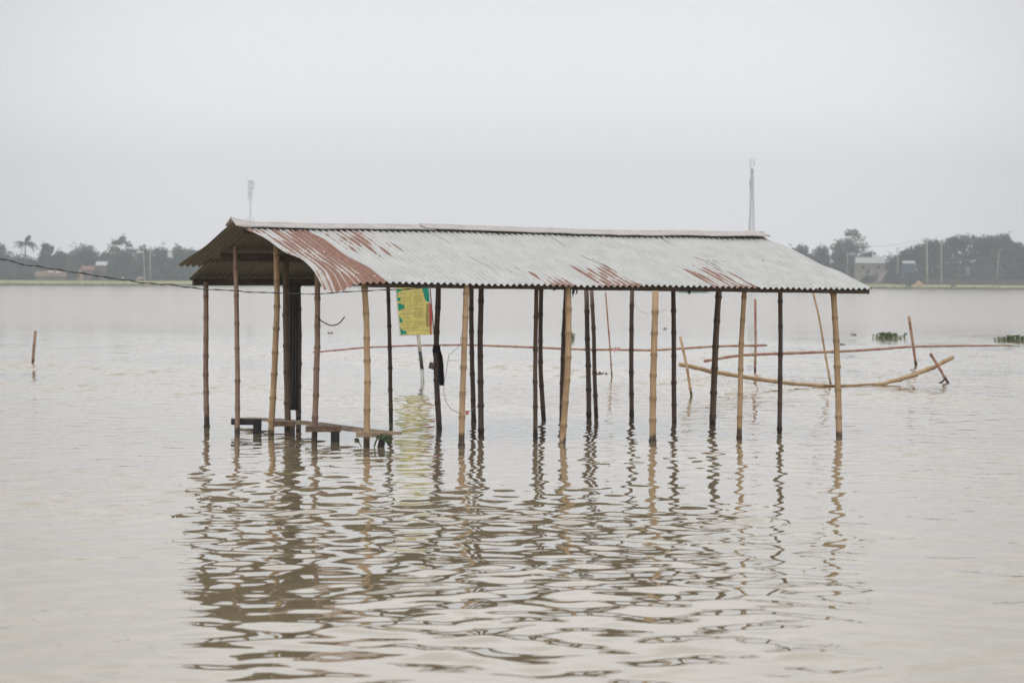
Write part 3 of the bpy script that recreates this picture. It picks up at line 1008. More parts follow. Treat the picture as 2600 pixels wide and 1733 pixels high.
m_ink = plain("sign_ink", (0.20, 0.17, 0.06), 0.7, 0.3, 30)
m_stain = plain("sign_stain", (0.36, 0.28, 0.11), 0.7, 0.3, 30)
TOP = -180
mb = MB()
fr = [(15, TOP), (1008, TOP - 20), (1135, 1390), (165, 1435)]
vs = [Sg(u, v, o_) for o_ in (0.0, 0.025) for u, v in fr]
mb.add(vs, [(0, 1, 2, 3), (7, 6, 5, 4), (0, 4, 5, 1), (1, 5, 6, 2), (2, 6, 7, 3), (3, 7, 4, 0)])
mb.build("board", m_white, sign)
panel("notice_face", [(50, TOP + 25), (970, TOP + 10), (985, 90), (1010, 470), (1085, 1000), (1085, 1388), (195, 1392), (130, 800)], 0.029, m_yel)
mb = MB()
for pts in ([(65, 90), (240, 110), (230, 150), (110, 185), (118, 300), (100, 300)], [(95, 335), (190, 340), (200, 380), (180, 420), (120, 440), (100, 435)],
            [(110, 505), (180, 505), (230, 530), (300, 550), (310, 640), (250, 665), (135, 720)], [(150, 850), (180, 880), (215, 950), (235, 960), (255, 1035), (170, 1050)],
            [(185, 1150), (230, 1240), (280, 1280), (355, 1285), (370, 1370), (195, 1385)],
            [(800, 60), (980, 50), (985, 90), (1015, 470), (940, 445), (900, 420), (870, 340), (850, 270), (855, 215), (825, 180), (805, 90)]):
    panel("green_patch", pts, 0.033, m_teal)
mb = MB()
poly(mb, [(930, 520), (1005, 500), (1012, 700), (1015, 1150), (920, 1150), (900, 900), (920, 700)], 0.033)
mb.build("stain", m_stain, sign)
mb = MB()
poly(mb, [(1010, 490), (1050, 500), (1090, 900), (1075, 1100), (1060, 1180), (1075, 1380), (1040, 1380), (1020, 1200), (1015, 1060), (1020, 900), (1010, 700)], 0.037)
mb.build("red_stripe", m_red, sign)
mb = MB()
rows = [(250, 450, 125), (540, 740, 130), (130, 500, 235), (530, 800, 215), (210, 500, 345), (560, 800, 310), (570, 800, 360), (150, 510, 460), (560, 820, 425), (560, 830, 475), (360, 540, 575), (560, 850, 560),
        (220, 510, 695), (580, 840, 660), (610, 830, 705), (190, 550, 805), (580, 840, 765), (590, 870, 805), (590, 860, 855), (230, 470, 930), (600, 850, 915), (240, 570, 1045), (600, 870, 1025), (600, 890, 1070),
        (220, 490, 1110), (600, 900, 1110), (270, 460, 1215), (510, 620, 1202), (650, 720, 1195), (770, 980, 1182), (390, 700, 1278), (720, 1000, 1270), (940, 1030, 1320), (920, 1000, 560), (920, 1000, 640), (925, 1000, 740), (930, 1000, 880), (930, 1000, 1000)]
rnd = random.Random(3)
for (a, b, v) in rows:
    hh = 15 if 1180 <= v <= 1216 else 10
    tilt = -0.035
    u = a
    while u < b:
        wl_ = rnd.uniform(25, 60)
        e = min(b, u + wl_)
        dv = (u - a) * tilt
        poly(mb, [(u, v - hh + dv), (e, v - hh + dv + (e - u) * tilt), (e, v - hh + 6 + dv), (u, v - hh + 6 + dv)], 0.040)
        x = u + 3
        while x < e - 4:
            h2 = hh * rnd.uniform(0.4, 1.0)
            poly(mb, [(x, v - hh + 6 + dv), (x + 6, v - hh + 6 + dv), (x + 6 + rnd.uniform(-3, 3), v + h2 + dv), (x + rnd.uniform(-3, 3), v + h2 + dv)], 0.041)
            x += rnd.uniform(9, 16)
        u = e + rnd.uniform(10, 20)
for v in (190, 300, 405, 520, 635, 760, 880, 1000):
    poly(mb, [(200, v), (900, v - 25), (900, v - 21), (200, v + 4)], 0.040)
mb.build("lettering", m_ink, sign)
mb = MB(); mb.tube([Sg(1010, TOP, 0.02), Sg(1148, 1385, 0.02)], 0.012, 6)
mb.build("side_rod", plain("dark_rod", (0.10, 0.06, 0.05), 0.6, 0.2), sign)
pole_px = lambda py: lerp(1062, 1070.5, (py - 852) / (967 - 852))
mb = MB(); mb.tube([P(1061, 733, YS + 0.06), P(pole_px(852), 852, YS + 0.06), P(1066.4, 892, YS + 0.05)], 0.043, 10)
mb.build("pole", plain("pole_white", (0.70, 0.68, 0.66), 0.7, 0.15, 6), sign, smooth=True)
mb = MB(); mb.tube([P(1066.4, 892, YS + 0.05), P(1071.5, 936, YS + 0.05)], 0.040, 10)
mb.build("pole_band", plain("pole_black", (0.055, 0.06, 0.065), 0.7, 0.4, 14), sign, smooth=True)
mb = MB(); mb.tube([P(1068.3, 934, YS + 0.05), P(1070, 967, YS + 0.05), P(1071, 990, YS + 0.05)], 0.012, 8); mb.tube([P(1074, 934, YS + 0.05), P(1075.5, 968, YS + 0.05), P(1076, 990, YS + 0.05)], 0.02, 8)
mb.build("pole_foot", plain("pole_grey", (0.42, 0.41, 0.40), 0.7, 0.2, 6), sign, smooth=True)

# ------------------------------------------------------------------ bamboo stakes and rails in the river
def stake(pix, wpx, mat, label, below=0.7, sp=0.4, seed=1, ends=1.0):
    B = W(*pix[0])
    pts = [P(x, y, B.y) for x, y in pix]
    pts.insert(0, pts[0] - (pts[1] - pts[0]).normalized() * below)
    r = wpx / 2 / ppm(B.y)
    pp, rr, gg = bamboo_path(pts, r, r * ends, sp, seed)
    mb = MB(); mb.tube(pp, rr, 10, True, ring=gg)
    o = mb.build("bamboo_stake", mat, origin=B, smooth=True)
    return tag(o, label, "stake", "bamboo stakes in the river")
stake([(83.5, 921), (87, 870), (90, 839)], 7.8, m_bamboo_mid, "short bamboo stake standing alone in the water left of the shed", seed=11, sp=0.45)
stake([(1553.5, 955), (1549, 885), (1543, 810), (1537.5, 742)], 4.2, m_bamboo_red, "thin red-streaked stake crossing the long rail behind the shed's middle", seed=12)
stake([(1917, 944), (1918.5, 870), (1918, 800), (1917.5, 759)], 6.4, m_bamboo_red, "upright red and tan stake behind the shed's right half, crossed by both upper rails", seed=13)
stake([(1755.5, 1004), (1744, 930), (1727, 853)], 7.0, m_bamboo_tan, "short leaning pale stake at the left end of the low curved rail", seed=14)
stake([(2109.5, 978), (2094, 890), (2079, 800), (2063, 738), (2052, 690)], 6.2, m_bamboo_tan, "tall thin stake leaning left behind the shed's right end post", seed=15, ends=0.8)
stake([(2326, 928), (2319, 880), (2307.5, 802)], 7.4, m_bamboo_red, "dark red upright stake standing in open water right of the shed", seed=16, sp=0.55)
stake([(2407.5, 972), (2383, 930), (2362, 897)], 7.0, m_bamboo_red, "short slanting stake crossing the raised right end of the low curved rail", seed=17)

def rail(pix, depth, wpx, mat, label, seed, sp=0.45):
    pts, rad = [], []
    n = len(pix)
    for i, (x, y) in enumerate(pix):
        Y = depth[0] + (depth[1] - depth[0]) * (x - pix[0][0]) / (pix[-1][0] - pix[0][0])
        pts.append(P(x, y, Y))
    Ym = (depth[0] + depth[1]) / 2
    pp, rr, gg = bamboo_path(pts, 1, 1, sp, seed)
    T = len(pp)
    xs = [p[0] for p in pix]
    out = []
    for p, r in zip(pp, rr):
        # width along the pole from the width list
        f = (p - pts[0]).length / max(1e-6, (pts[-1] - pts[0]).length) * (len(wpx) - 1)
        i = min(len(wpx) - 2, int(f)); w = lerp(wpx[i], wpx[i + 1], min(1, f - i))
        out.append(w / 2 / ppm(Ym) * r)
    mb = MB(); mb.tube(pp, out, 10, True, ring=gg)
    o = mb.build("bamboo_rail", mat, origin=pts[0], smooth=True)
    return tag(o, label, "bamboo rail", "bamboo rails over the river")
rail([(795, 894), (925, 882), (1040, 877), (1100, 876), (1190, 875), (1340, 881), (1480, 887), (1560, 887.5), (1657, 889), (1720, 885), (1810, 879), (1880, 877.5), (1946, 876)], (63.5, 68.5), [4.0, 4.8, 5.6, 6.0, 6.0], m_bamboo_red, "very long thin red-tinted rail running behind the whole left and middle of the shed", 21)
rail([(1789, 916.5), (1840, 907), (1886, 901), (1985, 897), (2134, 892), (2230, 886), (2322, 879), (2443, 877.5), (2570, 876.5)], (68, 76.5), [7.0, 7.0, 6.5, 6.0, 4.2], m_bamboo_red, "upper right rail reaching past the shed to the red upright stake", 22)
rail([(1727, 925), (1765, 932), (1809, 943), (1924, 962), (2027, 975), (2080, 978.5), (2125, 980)], (56.2, 60.2), [10.5, 11, 10.5, 10, 7.0], m_rail_tan, "thick pale left pole of the low curved rail, sloping down from the leaning stake", 23, 0.55)
rail([(2060, 975), (2110, 977.5), (2150, 978), (2207, 975), (2256, 971)], (59.6, 61.4), [6.0, 4.5, 4.5, 4.8, 6.0], m_rail_tan, "thin middle piece of the low curved rail lying at water level", 24)
rail([(2222, 976.5), (2256, 971.5), (2311, 954), (2381, 928), (2416, 907)], (61.0, 63.2), [6, 10.5, 11.5, 11, 10], m_rail_tan, "thick pale pole of the low curved rail rising from the water to its right end", 25, 0.6)
wire("dark_string", [(2394, 954), (2398, 962), (2388, 971), (2378, 973)], 62.7, 0.022, m_cable, "dark string dangling to the water from the short slanting stake", "string")
mb = MB()
rnd = random.Random(8)
rc = P(1562, 887, 65.5)
for i in range(26):
    a = rnd.uniform(0, 6.28)
    leaf(mb, rc + Vector((rnd.uniform(-.06, .06), -.03, 0)), Vector((math.cos(a) * 1.4, rnd.uniform(-1, 0), math.sin(a))), rnd.uniform(0.04, 0.11), 0.03, Vector((0, -1, 0.3)))
o = mb.build("pink_rag", plain("pink_rag", (0.62, 0.38, 0.36), 0.9, 0.2), origin=rc)
tag(o, "frayed pink rag tied on the long thin rail behind the shed", "rag")
# small scraps afloat
for (x, y, w, sd, lab) in ((838, 846, 13, 1, "small brown scrap afloat left of the yellow sign, behind the near end posts"), (2168, 851, 14, 2, "dark scrap afloat left of the leafy hyacinth clump"), (2140, 876, 10, 3, "dark scrap afloat beside the shed's right end post above the upper rail"), (1526, 951, 26, 4, "thin twigs afloat at the foot of the thin red-streaked stake"), (1687, 835, 10, 5, "grey scrap afloat behind the right half of the shed")):
    rnd = random.Random(sd); c = W(x, y); k = ppm(c.y); mb = MB()
    for i in range(9):
        a = c + Vector((rnd.uniform(-.5, .5) * w / k, rnd.uniform(-.15, .15), 0.01)); b = a + Vector((rnd.uniform(-.3, .3) * w / k, rnd.uniform(-.1, .1), rnd.uniform(0.0, 0.06)))
        mb.tube([a, (a + b) / 2 + Vector((0, 0, .01)), b], 0.016, 5)
    tag(mb.build("floating_debris", m_beam, origin=c), lab, "debris", "scraps afloat on the river")

# ------------------------------------------------------------------ a boat far out, below the eave
m_boat = plain("boat_teal", (0.10, 0.36, 0.31), 0.6, 0.15, 2)
bc = W(1758, 742.5)
boat = empty("wooden_boat", bc, "distant teal-painted boat lying under the eave line on the right half of the shed", "boat")
k = ppm(bc.y); ln = 96 / k
secs = [(-0.5, 0.05, 0.85, 0.75), (-0.42, 0.35, 0.62, 0.2), (-0.2, 0.75, 0.5, -0.1), (0.1, 0.8, 0.48, -0.12), (0.33, 0.5, 0.55, -0.05), (0.46, 0.2, 0.75, 0.25), (0.5, 0.05, 0.9, 0.7)]
mb = MB(); vs, fs = [], []
for (q, w, zt, zk) in secs:
    for (a, b) in ((-1, zt), (-0.7, lerp(zt, zk, 0.6)), (0, zk), (0.7, lerp(zt, zk, 0.6)), (1, zt)):
        vs.append(bc + Vector((q * ln, a * w, b)))
for i in range(len(secs) - 1):
    for j in range(4):
        fs.append((i * 5 + j, i * 5 + j + 1, i * 5 + 6 + j, i * 5 + 5 + j))
mb.add(vs, fs); mb.build("hull", m_boat, boat, smooth=True, solid=0.05)
mb = MB(); vs, fs = [], []
for i, q in enumerate((-0.22, -0.1, 0.02, 0.14)):
    for j in range(7):
        a = math.pi * j / 6
        vs.append(bc + Vector((q * ln, math.cos(a) * 0.72, 0.5 + math.sin(a) * 0.75)))
for i in range(3):
    for j in range(6):
        fs.append((i * 7 + j, i * 7 + j + 1, i * 7 + 8 + j, i * 7 + 7 + j))
mb.add(vs, fs); mb.build("canopy", plain("boat_canopy", (0.25, 0.19, 0.12), 0.9, 0.2, 3), boat, smooth=True, solid=0.04)

# ------------------------------------------------------------------ trees on the far bank
def leaf_cloud(mb, c, r, n, rnd, size):
    """leaf sprays over and through an uneven ellipsoid"""
    for _ in range(n):
        while True:
            d = Vector((rnd.gauss(0, 1), rnd.gauss(0, 1), rnd.gauss(0, 1)))
            if d.length > 0.01: break
        d.normalize()
        if d.z < -0.55: d.z *= 0.4
        q = rnd.uniform(0.55, 1.06)
        p = c + Vector((d.x * r.x * q, d.y * r.y * q, d.z * r.z * q))
        s = size * rnd.uniform(0.5, 1.25)
        nrm = (d * 0.7 + Vector((rnd.gauss(0, .6), rnd.gauss(0, .6), rnd.gauss(0, .6) + 0.3))).normalized()
        a = nrm.orthogonal().normalized(); b = nrm.cross(a)
        t = rnd.uniform(0, 6.28)
        a, b = a * math.cos(t) + b * math.sin(t), b * math.cos(t) - a * math.sin(t)
        mb.add([p - a * s, p - b * s * 0.55 + nrm * s * .1, p + a * s, p + b * s * 0.55 - nrm * s * .1], [(0, 1, 2, 3)])

def tree(name, label, x0, x1, ytop, back, seed, shape="round", dens=1.0, mat=None, ybase=None, cat="tree", prof=None):
    rnd = random.Random(seed)
    xm = (x0 + x1) / 2
    g = ground(xm, back)
    Y = g.y; k = ppm(Y)
    w = (x1 - x0) / k
    ztop = zat(ytop, xm, Y)
    h = ztop - g.z
    root = empty(name, g, label, cat, "trees along the far bank")
    cb_ = {"round": 0.06, "tall": 0.22, "dome": 0.26, "sparse": 0.30, "bush": 0.0}[shape]
    mb = MB(); tips = []
    nb = {"round": 26, "tall": 24, "dome": 175, "sparse": 24, "bush": 9}[shape]
    z0 = g.z + h * cb_
    hh = ztop - z0
    br0 = min(w, hh) * {"round": 0.24, "tall": 0.25, "dome": 0.19, "sparse": 0.15, "bush": 0.33}[shape]
    for i in range(nb):
        for _ in range(40):
            a = rnd.uniform(-1, 1); e = rnd.uniform(-0.8, 0.8); q = rnd.random() ** (0.7 if shape != "dome" else 0.5)
            if shape == "dome":
                lim = math.sqrt(max(0, 1 - a * a * 0.96)); ok = q < lim and q > lim * 0.40 and abs(e) < lim
                if a < -0.2: ok = ok and q < 1.0
            elif shape == "tall":
                ok = abs(a) < (0.95 - 0.45 * abs(q - 0.45) * 2) and a * a + e * e < 0.95
            else:
                ok = a * a + e * e * 0.6 + (max(0, q - 0.25) / 0.75) ** 2 < 1.0
            if ok: break
        br = br0 * rnd.uniform(0.65, 1.2)
        if prof:
            br = h * 0.115 * rnd.uniform(0.8, 1.3)
            q = rnd.random() ** 1.25; e = rnd.uniform(-1, 1)
            pxx = rnd.uniform(prof[0][0] + 6, prof[-1][0] - 6)
            for (xa, ya), (xb, yb) in zip(prof, prof[1:]):
                if xa <= pxx <= xb: yt_ = lerp(ya, yb, (pxx - xa) / (xb - xa))
            yy = lerp(yt_ + br * k * 0.8, max(yt_ + br * k, 668 + rnd.uniform(-6, 6)), q)
            c = P(pxx, yy, Y + e * 5.0)
            tips.append((c, br))
            leaf_cloud(mb, c, Vector((br * 1.5, br * 1.3, br * 0.8)), int(120 * dens), rnd, 0.45)
            continue
        c = Vector((g.x + a * (w / 2 - br * 0.8), Y + e * w * 0.32, z0 + br * 0.6 + q * max(0.1, hh - br * 1.5)))
        tips.append((c, br))
        leaf_cloud(mb, c, Vector((br * 1.15, br * 1.1, br * 0.85)), int(95 * dens), rnd, 0.45 if shape != "sparse" else 0.38)
    # a few stray sprays break the outline
    for i in range(int(26 * dens)):
        c, br = rnd.choice(tips)
        leaf_cloud(mb, c + Vector((rnd.uniform(-1.2, 1.2) * br, rnd.uniform(-1, 1) * br, rnd.uniform(0.2, 1.25) * br)), Vector((0.7, 0.7, 0.6)), 6, rnd, 0.35)
    mb.build("crown", mat or m_leaf, root)
    mb = MB()
    tr = 0.035 * h * (1.4 if shape == "dome" else 0.8) * (0.5 if shape == "bush" else 1)
    fork = g + Vector((rnd.uniform(-.3, .3), 0, h * (0.34 if shape != "bush" else 0.15)))
    mb.tube([g - Vector((0, 0, 0.4)), g + Vector((0, 0, h * 0.12)), fork], [tr * 1.3, tr, tr * 0.85], 8)
    for c, br in rnd.sample(tips, min(len(tips), 12)):
        mid = fork.lerp(c, 0.5) + Vector((0, 0, h * 0.03))
        mb.tube([fork, mid, c], [tr * 0.5, tr * 0.3, tr * 0.1], 6, False)
    mb.build("trunk", m_trunk, root)
    return root

tree("broadleaf_tree", "dark leafy tree at the far left edge of the photo", -34, 26, 612, 48, 1)
tree("broadleaf_tree", "steep rounded tree just right of the coconut palm", 96, 141, 604, 60, 3, mat=m_leafdark)
tree("broadleaf_tree", "wide low-crowned tree in the middle of the left bank, above the red roofed hut", 154, 262, 613, 55, 5, dens=1.5)
tree("broadleaf_tree", "low tree filling the gap left of the tall sparse tree", 240, 296, 634, 62, 6)
tree("sparse_tree", "tall airy tree with sky showing through its top, highest on the left bank", 270, 352, 592, 52, 7, "sparse", 1.1, m_leaf2)
tree("broadleaf_tree", "leafy tree beneath and in front of the tall airy tree on the left bank", 266, 352, 626, 48, 8, dens=1.2)
tree("broadleaf_tree", "tree behind the two pale utility poles on the left bank", 340, 398, 619, 60, 9)
tree("broadleaf_tree", "twin-topped tree right of the two pale poles on the left bank", 374, 436, 607, 66, 10)
tree("broadleaf_tree", "pale green tree between the twin-topped tree and the shed roof", 424, 478, 619, 58, 11, mat=m_leaf2)
tree("broadleaf_tree", "tree partly hidden behind the left tip of the shed roof", 456, 526, 618, 68, 12)
tree("broadleaf_tree", "dark tree between the palm and the red roofed hut, low in the gap", 128, 172, 632, 70, 13, mat=m_leafdark)
tree("broadleaf_tree", "small tree top peeping over the right slope of the shed roof", 1955, 2000, 622, 75, 14)
tree("broadleaf_tree", "full rounded tree just above the right slope of the shed roof", 2000, 2062, 611, 62, 15)
tree("broadleaf_tree", "broad tree left of the tall narrow tree on the right bank", 2048, 2110, 611, 66, 16)
tree("broadleaf_tree", "low tree at the left foot of the tall narrow tree", 2104, 2150, 625, 58, 17)
tree("tall_tree", "tall narrow tree standing highest above the tin roofed house", 2124, 2190, 579, 72, 18, "tall", 1.0, m_leaf2, prof=[(2122, 640), (2132, 614), (2150, 594), (2160, 582), (2174, 581), (2184, 596), (2190, 612), (2194, 640)])
tree("broadleaf_tree", "tree right behind the tin roofed house on the right bank", 2172, 2236, 628, 74, 19, mat=m_leafdark)
tree("bush", "bushy thicket between the tin roofed house and the huge spreading tree", 2238, 2292, 634, 60, 20, "bush", 1.4, cat="bush")
tree("rain_tree", "huge spreading dome-shaped tree filling the right bank", 2278, 2612, 589, 50, 21, "dome", 1.0, m_leafdark,
     prof=[(2278, 652), (2300, 634), (2330, 617), (2370, 600), (2420, 593), (2480, 589), (2530, 590), (2565, 602), (2592, 622), (2612, 650)])
tree("broadleaf_tree", "dark leafy tree filling the space under the coconut palm's fronds", 22, 104, 640, 66, 51, mat=m_leafdark)
tree("broadleaf_tree", "sprigged tree overlapping the right half of the huge spreading tree", 2500, 2580, 585, 46, 22, "sparse", 1.1)
tree("broadleaf_tree", "dark tree at the right edge of the photo, right of the huge spreading tree", 2578, 2650, 648, 44, 23, mat=m_leafdark)
for (x0, x1, yt, bk, sd, lab) in ((234, 254, 684, 29, 47, "small dark shrub between the red roofed hut and the white roofed house"), (-20, 60, 668, 36, 31, "dark shrub at the far left edge below the cable"), (60, 110, 678, 40, 32, "dark shrub left of the brown thatched hut"), (166, 202, 678, 28, 33, "dark shrub between the brown thatched hut and the red roofed hut"),
                                  (258, 330, 668, 30, 34, "dark shrub right of the white roofed house on the left bank"), (330, 400, 668, 38, 35, "dark shrub at the feet of the two pale poles"), (395, 470, 664, 40, 36, "wide shrub mass left of the shed roof tip"), (455, 530, 670, 44, 37, "shrub just behind the shed roof's left tip"),
                                  (2080, 2160, 668, 40, 38, "shrub left of the tin roofed house"), (2186, 2226, 697, 22, 39, "low shrub in front of the tin roofed house, left of its stair"), (2254, 2284, 688, 24, 40, "shrub between the house stair and the blue walled hut"), (2292, 2326, 688, 22, 41, "small round green shrub in front of the blue walled hut"),
                                  (2395, 2450, 668, 40, 42, "shrub behind the right pale pole under the huge spreading tree"), (2480, 2545, 664, 36, 43, "shrub left of the leaning pole at the right"), (2545, 2640, 676, 30, 44, "shrub in the bottom right of the far bank"), (2325, 2395, 690, 40, 45, "low dark shrub behind the haystack"), (2430, 2500, 690, 34, 46, "low shrub at the trunk of the huge spreading tree")):
    tree("shrub", lab, x0, x1, yt, bk, sd, "bush", 1.2, random.Random(sd).choice([m_leaf, m_leafdark]), cat="shrub")

# coconut palm
pg = ground(60, 56)
palm = empty("coconut_palm", pg, "coconut palm with drooping fronds and a bushy head on the left bank", "palm tree", "trees along the far bank")
k = ppm(pg.y)
pc = P(64, 617, pg.y)
mb = MB(); mb.tube([pg - Vector((0, 0, .4)), pg.lerp(pc, .5) + Vector((.3, 0, 0)), pc], [0.28, 0.2, 0.16], 8)
mb.build("trunk", m_trunk, palm, smooth=True)
rnd = random.Random(4)
def frond(mb, c, az, el, ln, droop):
    d = Vector((math.cos(az) * math.cos(el), math.sin(az) * math.cos(el), math.sin(el)))
    pts = [c + d * (ln * t) + Vector((0, 0, -droop * t * t)) for t in [i / 9 for i in range(10)]]
    mb.tube(pts, [0.07 - 0.006 * i for i in range(10)], 4, False)
    sd = d.cross(Vector((0, 0, 1))).normalized()
    for i in range(1, 10):
        for j in range(3):
            p = pts[i - 1].lerp(pts[i], j / 3)
            for s in (-1, 1):
                e = p + sd * s * 0.55 * (1.1 - abs(i / 9 - 0.45)) + Vector((0, 0, -0.55)) + d * 0.3
                wv = d * 0.10
                mb.add([p - wv, p + wv, e + wv * .4, e - wv * .4], [(0, 1, 2, 3)])
mb = MB()
for i in range(15):
    az = i * 2.4 + rnd.uniform(-.2, .2)
    frond(mb, pc, az, rnd.uniform(0.1, 0.65), rnd.uniform(3.2, 4.3), rnd.uniform(1.7, 3.2))
for i in range(8):
    frond(mb, pc, rnd.uniform(-.7, .9), rnd.uniform(1.0, 1.45), rnd.uniform(2.2, 3.0), rnd.uniform(0.2, 0.7))
leaf_cloud(mb, P(72, 606, pg.y), Vector((0.9, 0.9, 1.2)), 80, rnd, 0.4)
mb.build("fronds", m_leaf, palm)

# dark growth behind the named trees that reads as one mass
mb = MB(); rnd = random.Random(77)
for i in range(620):
    px = rnd.uniform(-160, 640) if i % 2 else rnd.uniform(1860, 2760)
    if i % 9 == 0: px = rnd.uniform(600, 1900)
    g = ground(px, rnd.uniform(66, 120))
    hgt = rnd.uniform(6.0, 9.0) * (0.9 + 0.3 * mnoise.noise((px * 0.02, 0, 0)))
    if px > 2560: hgt = min(hgt, 7.0)
    leaf_cloud(mb, g + Vector((0, 0, hgt * 0.45)), Vector((3.4, 2.5, hgt * 0.58)), 75, rnd, 0.75)
    leaf_cloud(mb, g + Vector((0, -2.0, 0.5)), Vector((3.2, 2.0, 1.6)), 26, rnd, 0.7)
for i in range(170):
    px = rnd.uniform(-900, -120) if i % 2 else rnd.uniform(2720, 3500)
    g = ground(px, rnd.uniform(45, 120)); hgt = rnd.uniform(6.0, 12.0)
    leaf_cloud(mb, g + Vector((0, 0, hgt * 0.45)), Vector((5.0, 3.0, hgt * 0.58)), 90, rnd, 0.8)
tag(mb.build("distant_thicket", m_leafdark), kind="stuff")

# ------------------------------------------------------------------ houses, huts, haystacks on the bank
m_plaster = plain("old_plaster", (0.245, 0.225, 0.195), 0.9, 0.2, 0.8)
m_tin = plain("far_tin", (0.42, 0.43, 0.44), 0.5, 0.12, 1.5, (3, 1, 0.2))
m_darkwin = plain("dark_opening", (0.03, 0.03, 0.032), 0.8, 0.2)
m_thatch = plain("thatch", (0.23, 0.16, 0.11), 0.95, 0.3, 2)
m_hay = plain("straw", (0.42, 0.28, 0.15), 0.95, 0.2, 3)
m_bluewall = plain("blue_wall", (0.07, 0.12, 0.17), 0.8, 0.2, 1)
m_redroof = plain("red_roof", (0.26, 0.14, 0.105), 0.8, 0.3, 1)
m_mud = plain("mud_wall", (0.17, 0.135, 0.115), 0.9, 0.25, 1)

def house(name, label, x0, x1, yroof0, yroof1, ybase, back, wall, roof, wins=(), cat="house", roof_in=0.0, over=2.0, depth=4.0):
    """a gabled house: its front wall faces the river; roof slope between photo rows yroof0 (ridge) and yroof1 (eave)"""
    g = ground((x0 + x1) / 2, back)
    Y = g.y
    zb_, ze, zt = g.z - 0.2, zat(yroof1, (x0 + x1) / 2, Y), zat(yroof0, (x0 + x1) / 2, Y + depth / 2)
    xa, xb = P(x0, 700, Y).x, P(x1, 700, Y).x
    root = empty(name, g, label, cat)
    mb = MB()
    vs = [(xa, Y, zb_), (xb, Y, zb_), (xb, Y, ze), (xa, Y, ze), (xa, Y + depth, zb_), (xb, Y + depth, zb_), (xb, Y + depth, ze), (xa, Y + depth, ze), (xa, Y + depth / 2, zt - 0.1), (xb, Y + depth / 2, zt - 0.1)]
    mb.add([Vector(v) for v in vs], [(0, 1, 2, 3), (5, 4, 7, 6), (1, 5, 6, 9, 2), (4, 0, 3, 8, 7)])
    mb.build("wall", wall, root)
    ov = over / ppm(Y)
    mb = MB(); vs, fs = [], []
    n = 24
    for i in range(n + 1):
        x = lerp(xa - ov + roof_in, xb + ov - roof_in, i / n); dz = 0.03 * (i % 2)
        vs += [Vector((x, Y - 0.35, ze - 0.08 + dz)), Vector((lerp(x, (xa + xb) / 2, 0.02), Y + depth / 2, zt + dz)), Vector((x, Y + depth + 0.35, ze - 0.08 + dz))]
    for i in range(n):
        fs += [(i * 3, i * 3 + 3, i * 3 + 4, i * 3 + 1), (i * 3 + 1, i * 3 + 4, i * 3 + 5, i * 3 + 2)]
    mb.add(vs, fs); mb.build("roof", roof, root, solid=0.05)
    for (wx0, wx1, wy0, wy1, nm) in wins:
        a, b = P(wx0, wy1, Y), P(wx1, wy0, Y)
        mb = MB(); mb.box(Vector(((a.x + b.x) / 2, Y - 0.02, (a.z + b.z) / 2)), Vector(((b.x - a.x) / 2, 0, 0)), Vector((0, 0.03, 0)), Vector((0, 0, (b.z - a.z) / 2)))
        mb.build(nm, m_darkwin, root)
    return root, Y, g
hr, hY, hg = house("village_house", "tan two storey house with a tin roof and an outside stair on the right bank", 2174, 2246, 653, 667.5, 712, 30, m_plaster, m_tin,
                   [(2187, 2196, 675, 683, "window"), (2226, 2235, 673, 682, "window"), (2200, 2210, 684, 694, "doorway")], depth=5)
mb = MB()
a, b = P(2248, 688, hY - 0.6), P(2230, 716, hY - 3.5)
mb.beam(b, a, 1.6, 0.35, 4, 0.01)
mb.beam(P(2240, 688, hY - .5), P(2256, 688, hY - .5), 1.2, 0.25, 2, 0)
mb.build("stair", m_plaster, hr)
mb = MB(); mb.tube([P(2208, 700, hY - .3), P(2211, 690, hY - .3), P(2214, 684, hY - .3)], 0.16, 6); mb.build("downpipe", m_white, hr)
mb = MB(); mb.box(P(2219, 650, hY + 3), Vector((0.5, 0, 0)), Vector((0, .5, 0)), Vector((0, 0, .6))); mb.build("water_tank", m_white, hr)
house("blue_hut", "blue walled hut with patchy white tin roof, left under the huge spreading tree", 2294, 2322, 662, 668, 697, 36, m_bluewall, m_tin, cat="hut", depth=3)
house("grey_house", "small pale grey house glimpsed between the trunks of the huge spreading tree", 2449, 2462, 664, 668, 690, 62, m_tin, m_tin, cat="house")
house("brick_house", "reddish house at the right edge of the photo among the trees", 2578, 2625, 655, 664, 690, 50, plain("far_brick", (0.30, 0.16, 0.12), 0.9, 0.2, 1), plain("blue_tin", (0.20, 0.30, 0.34), 0.6, 0.15, 1), [(2586, 2594, 672, 680, "window")], cat="house")
house("red_roofed_hut", "mud walled hut with a faded red roof on the left bank", 207, 238, 675, 685, 707, 34, m_mud, m_redroof, [(216, 221, 693, 704, "doorway")], cat="hut")
house("white_roofed_house", "house with a bright white tin roof half hidden by trees on the left bank", 244, 270, 664, 673, 700, 44, m_mud, plain("white_tin", (0.52, 0.53, 0.54), 0.5, 0.08, 1), cat="house")
house("thatched_hut", "long low brown thatched hut with white patches on the left bank", 92, 166, 688, 701, 708, 33, m_mud, m_thatch, [(128, 133, 702, 707, "doorway")], cat="hut", over=4)
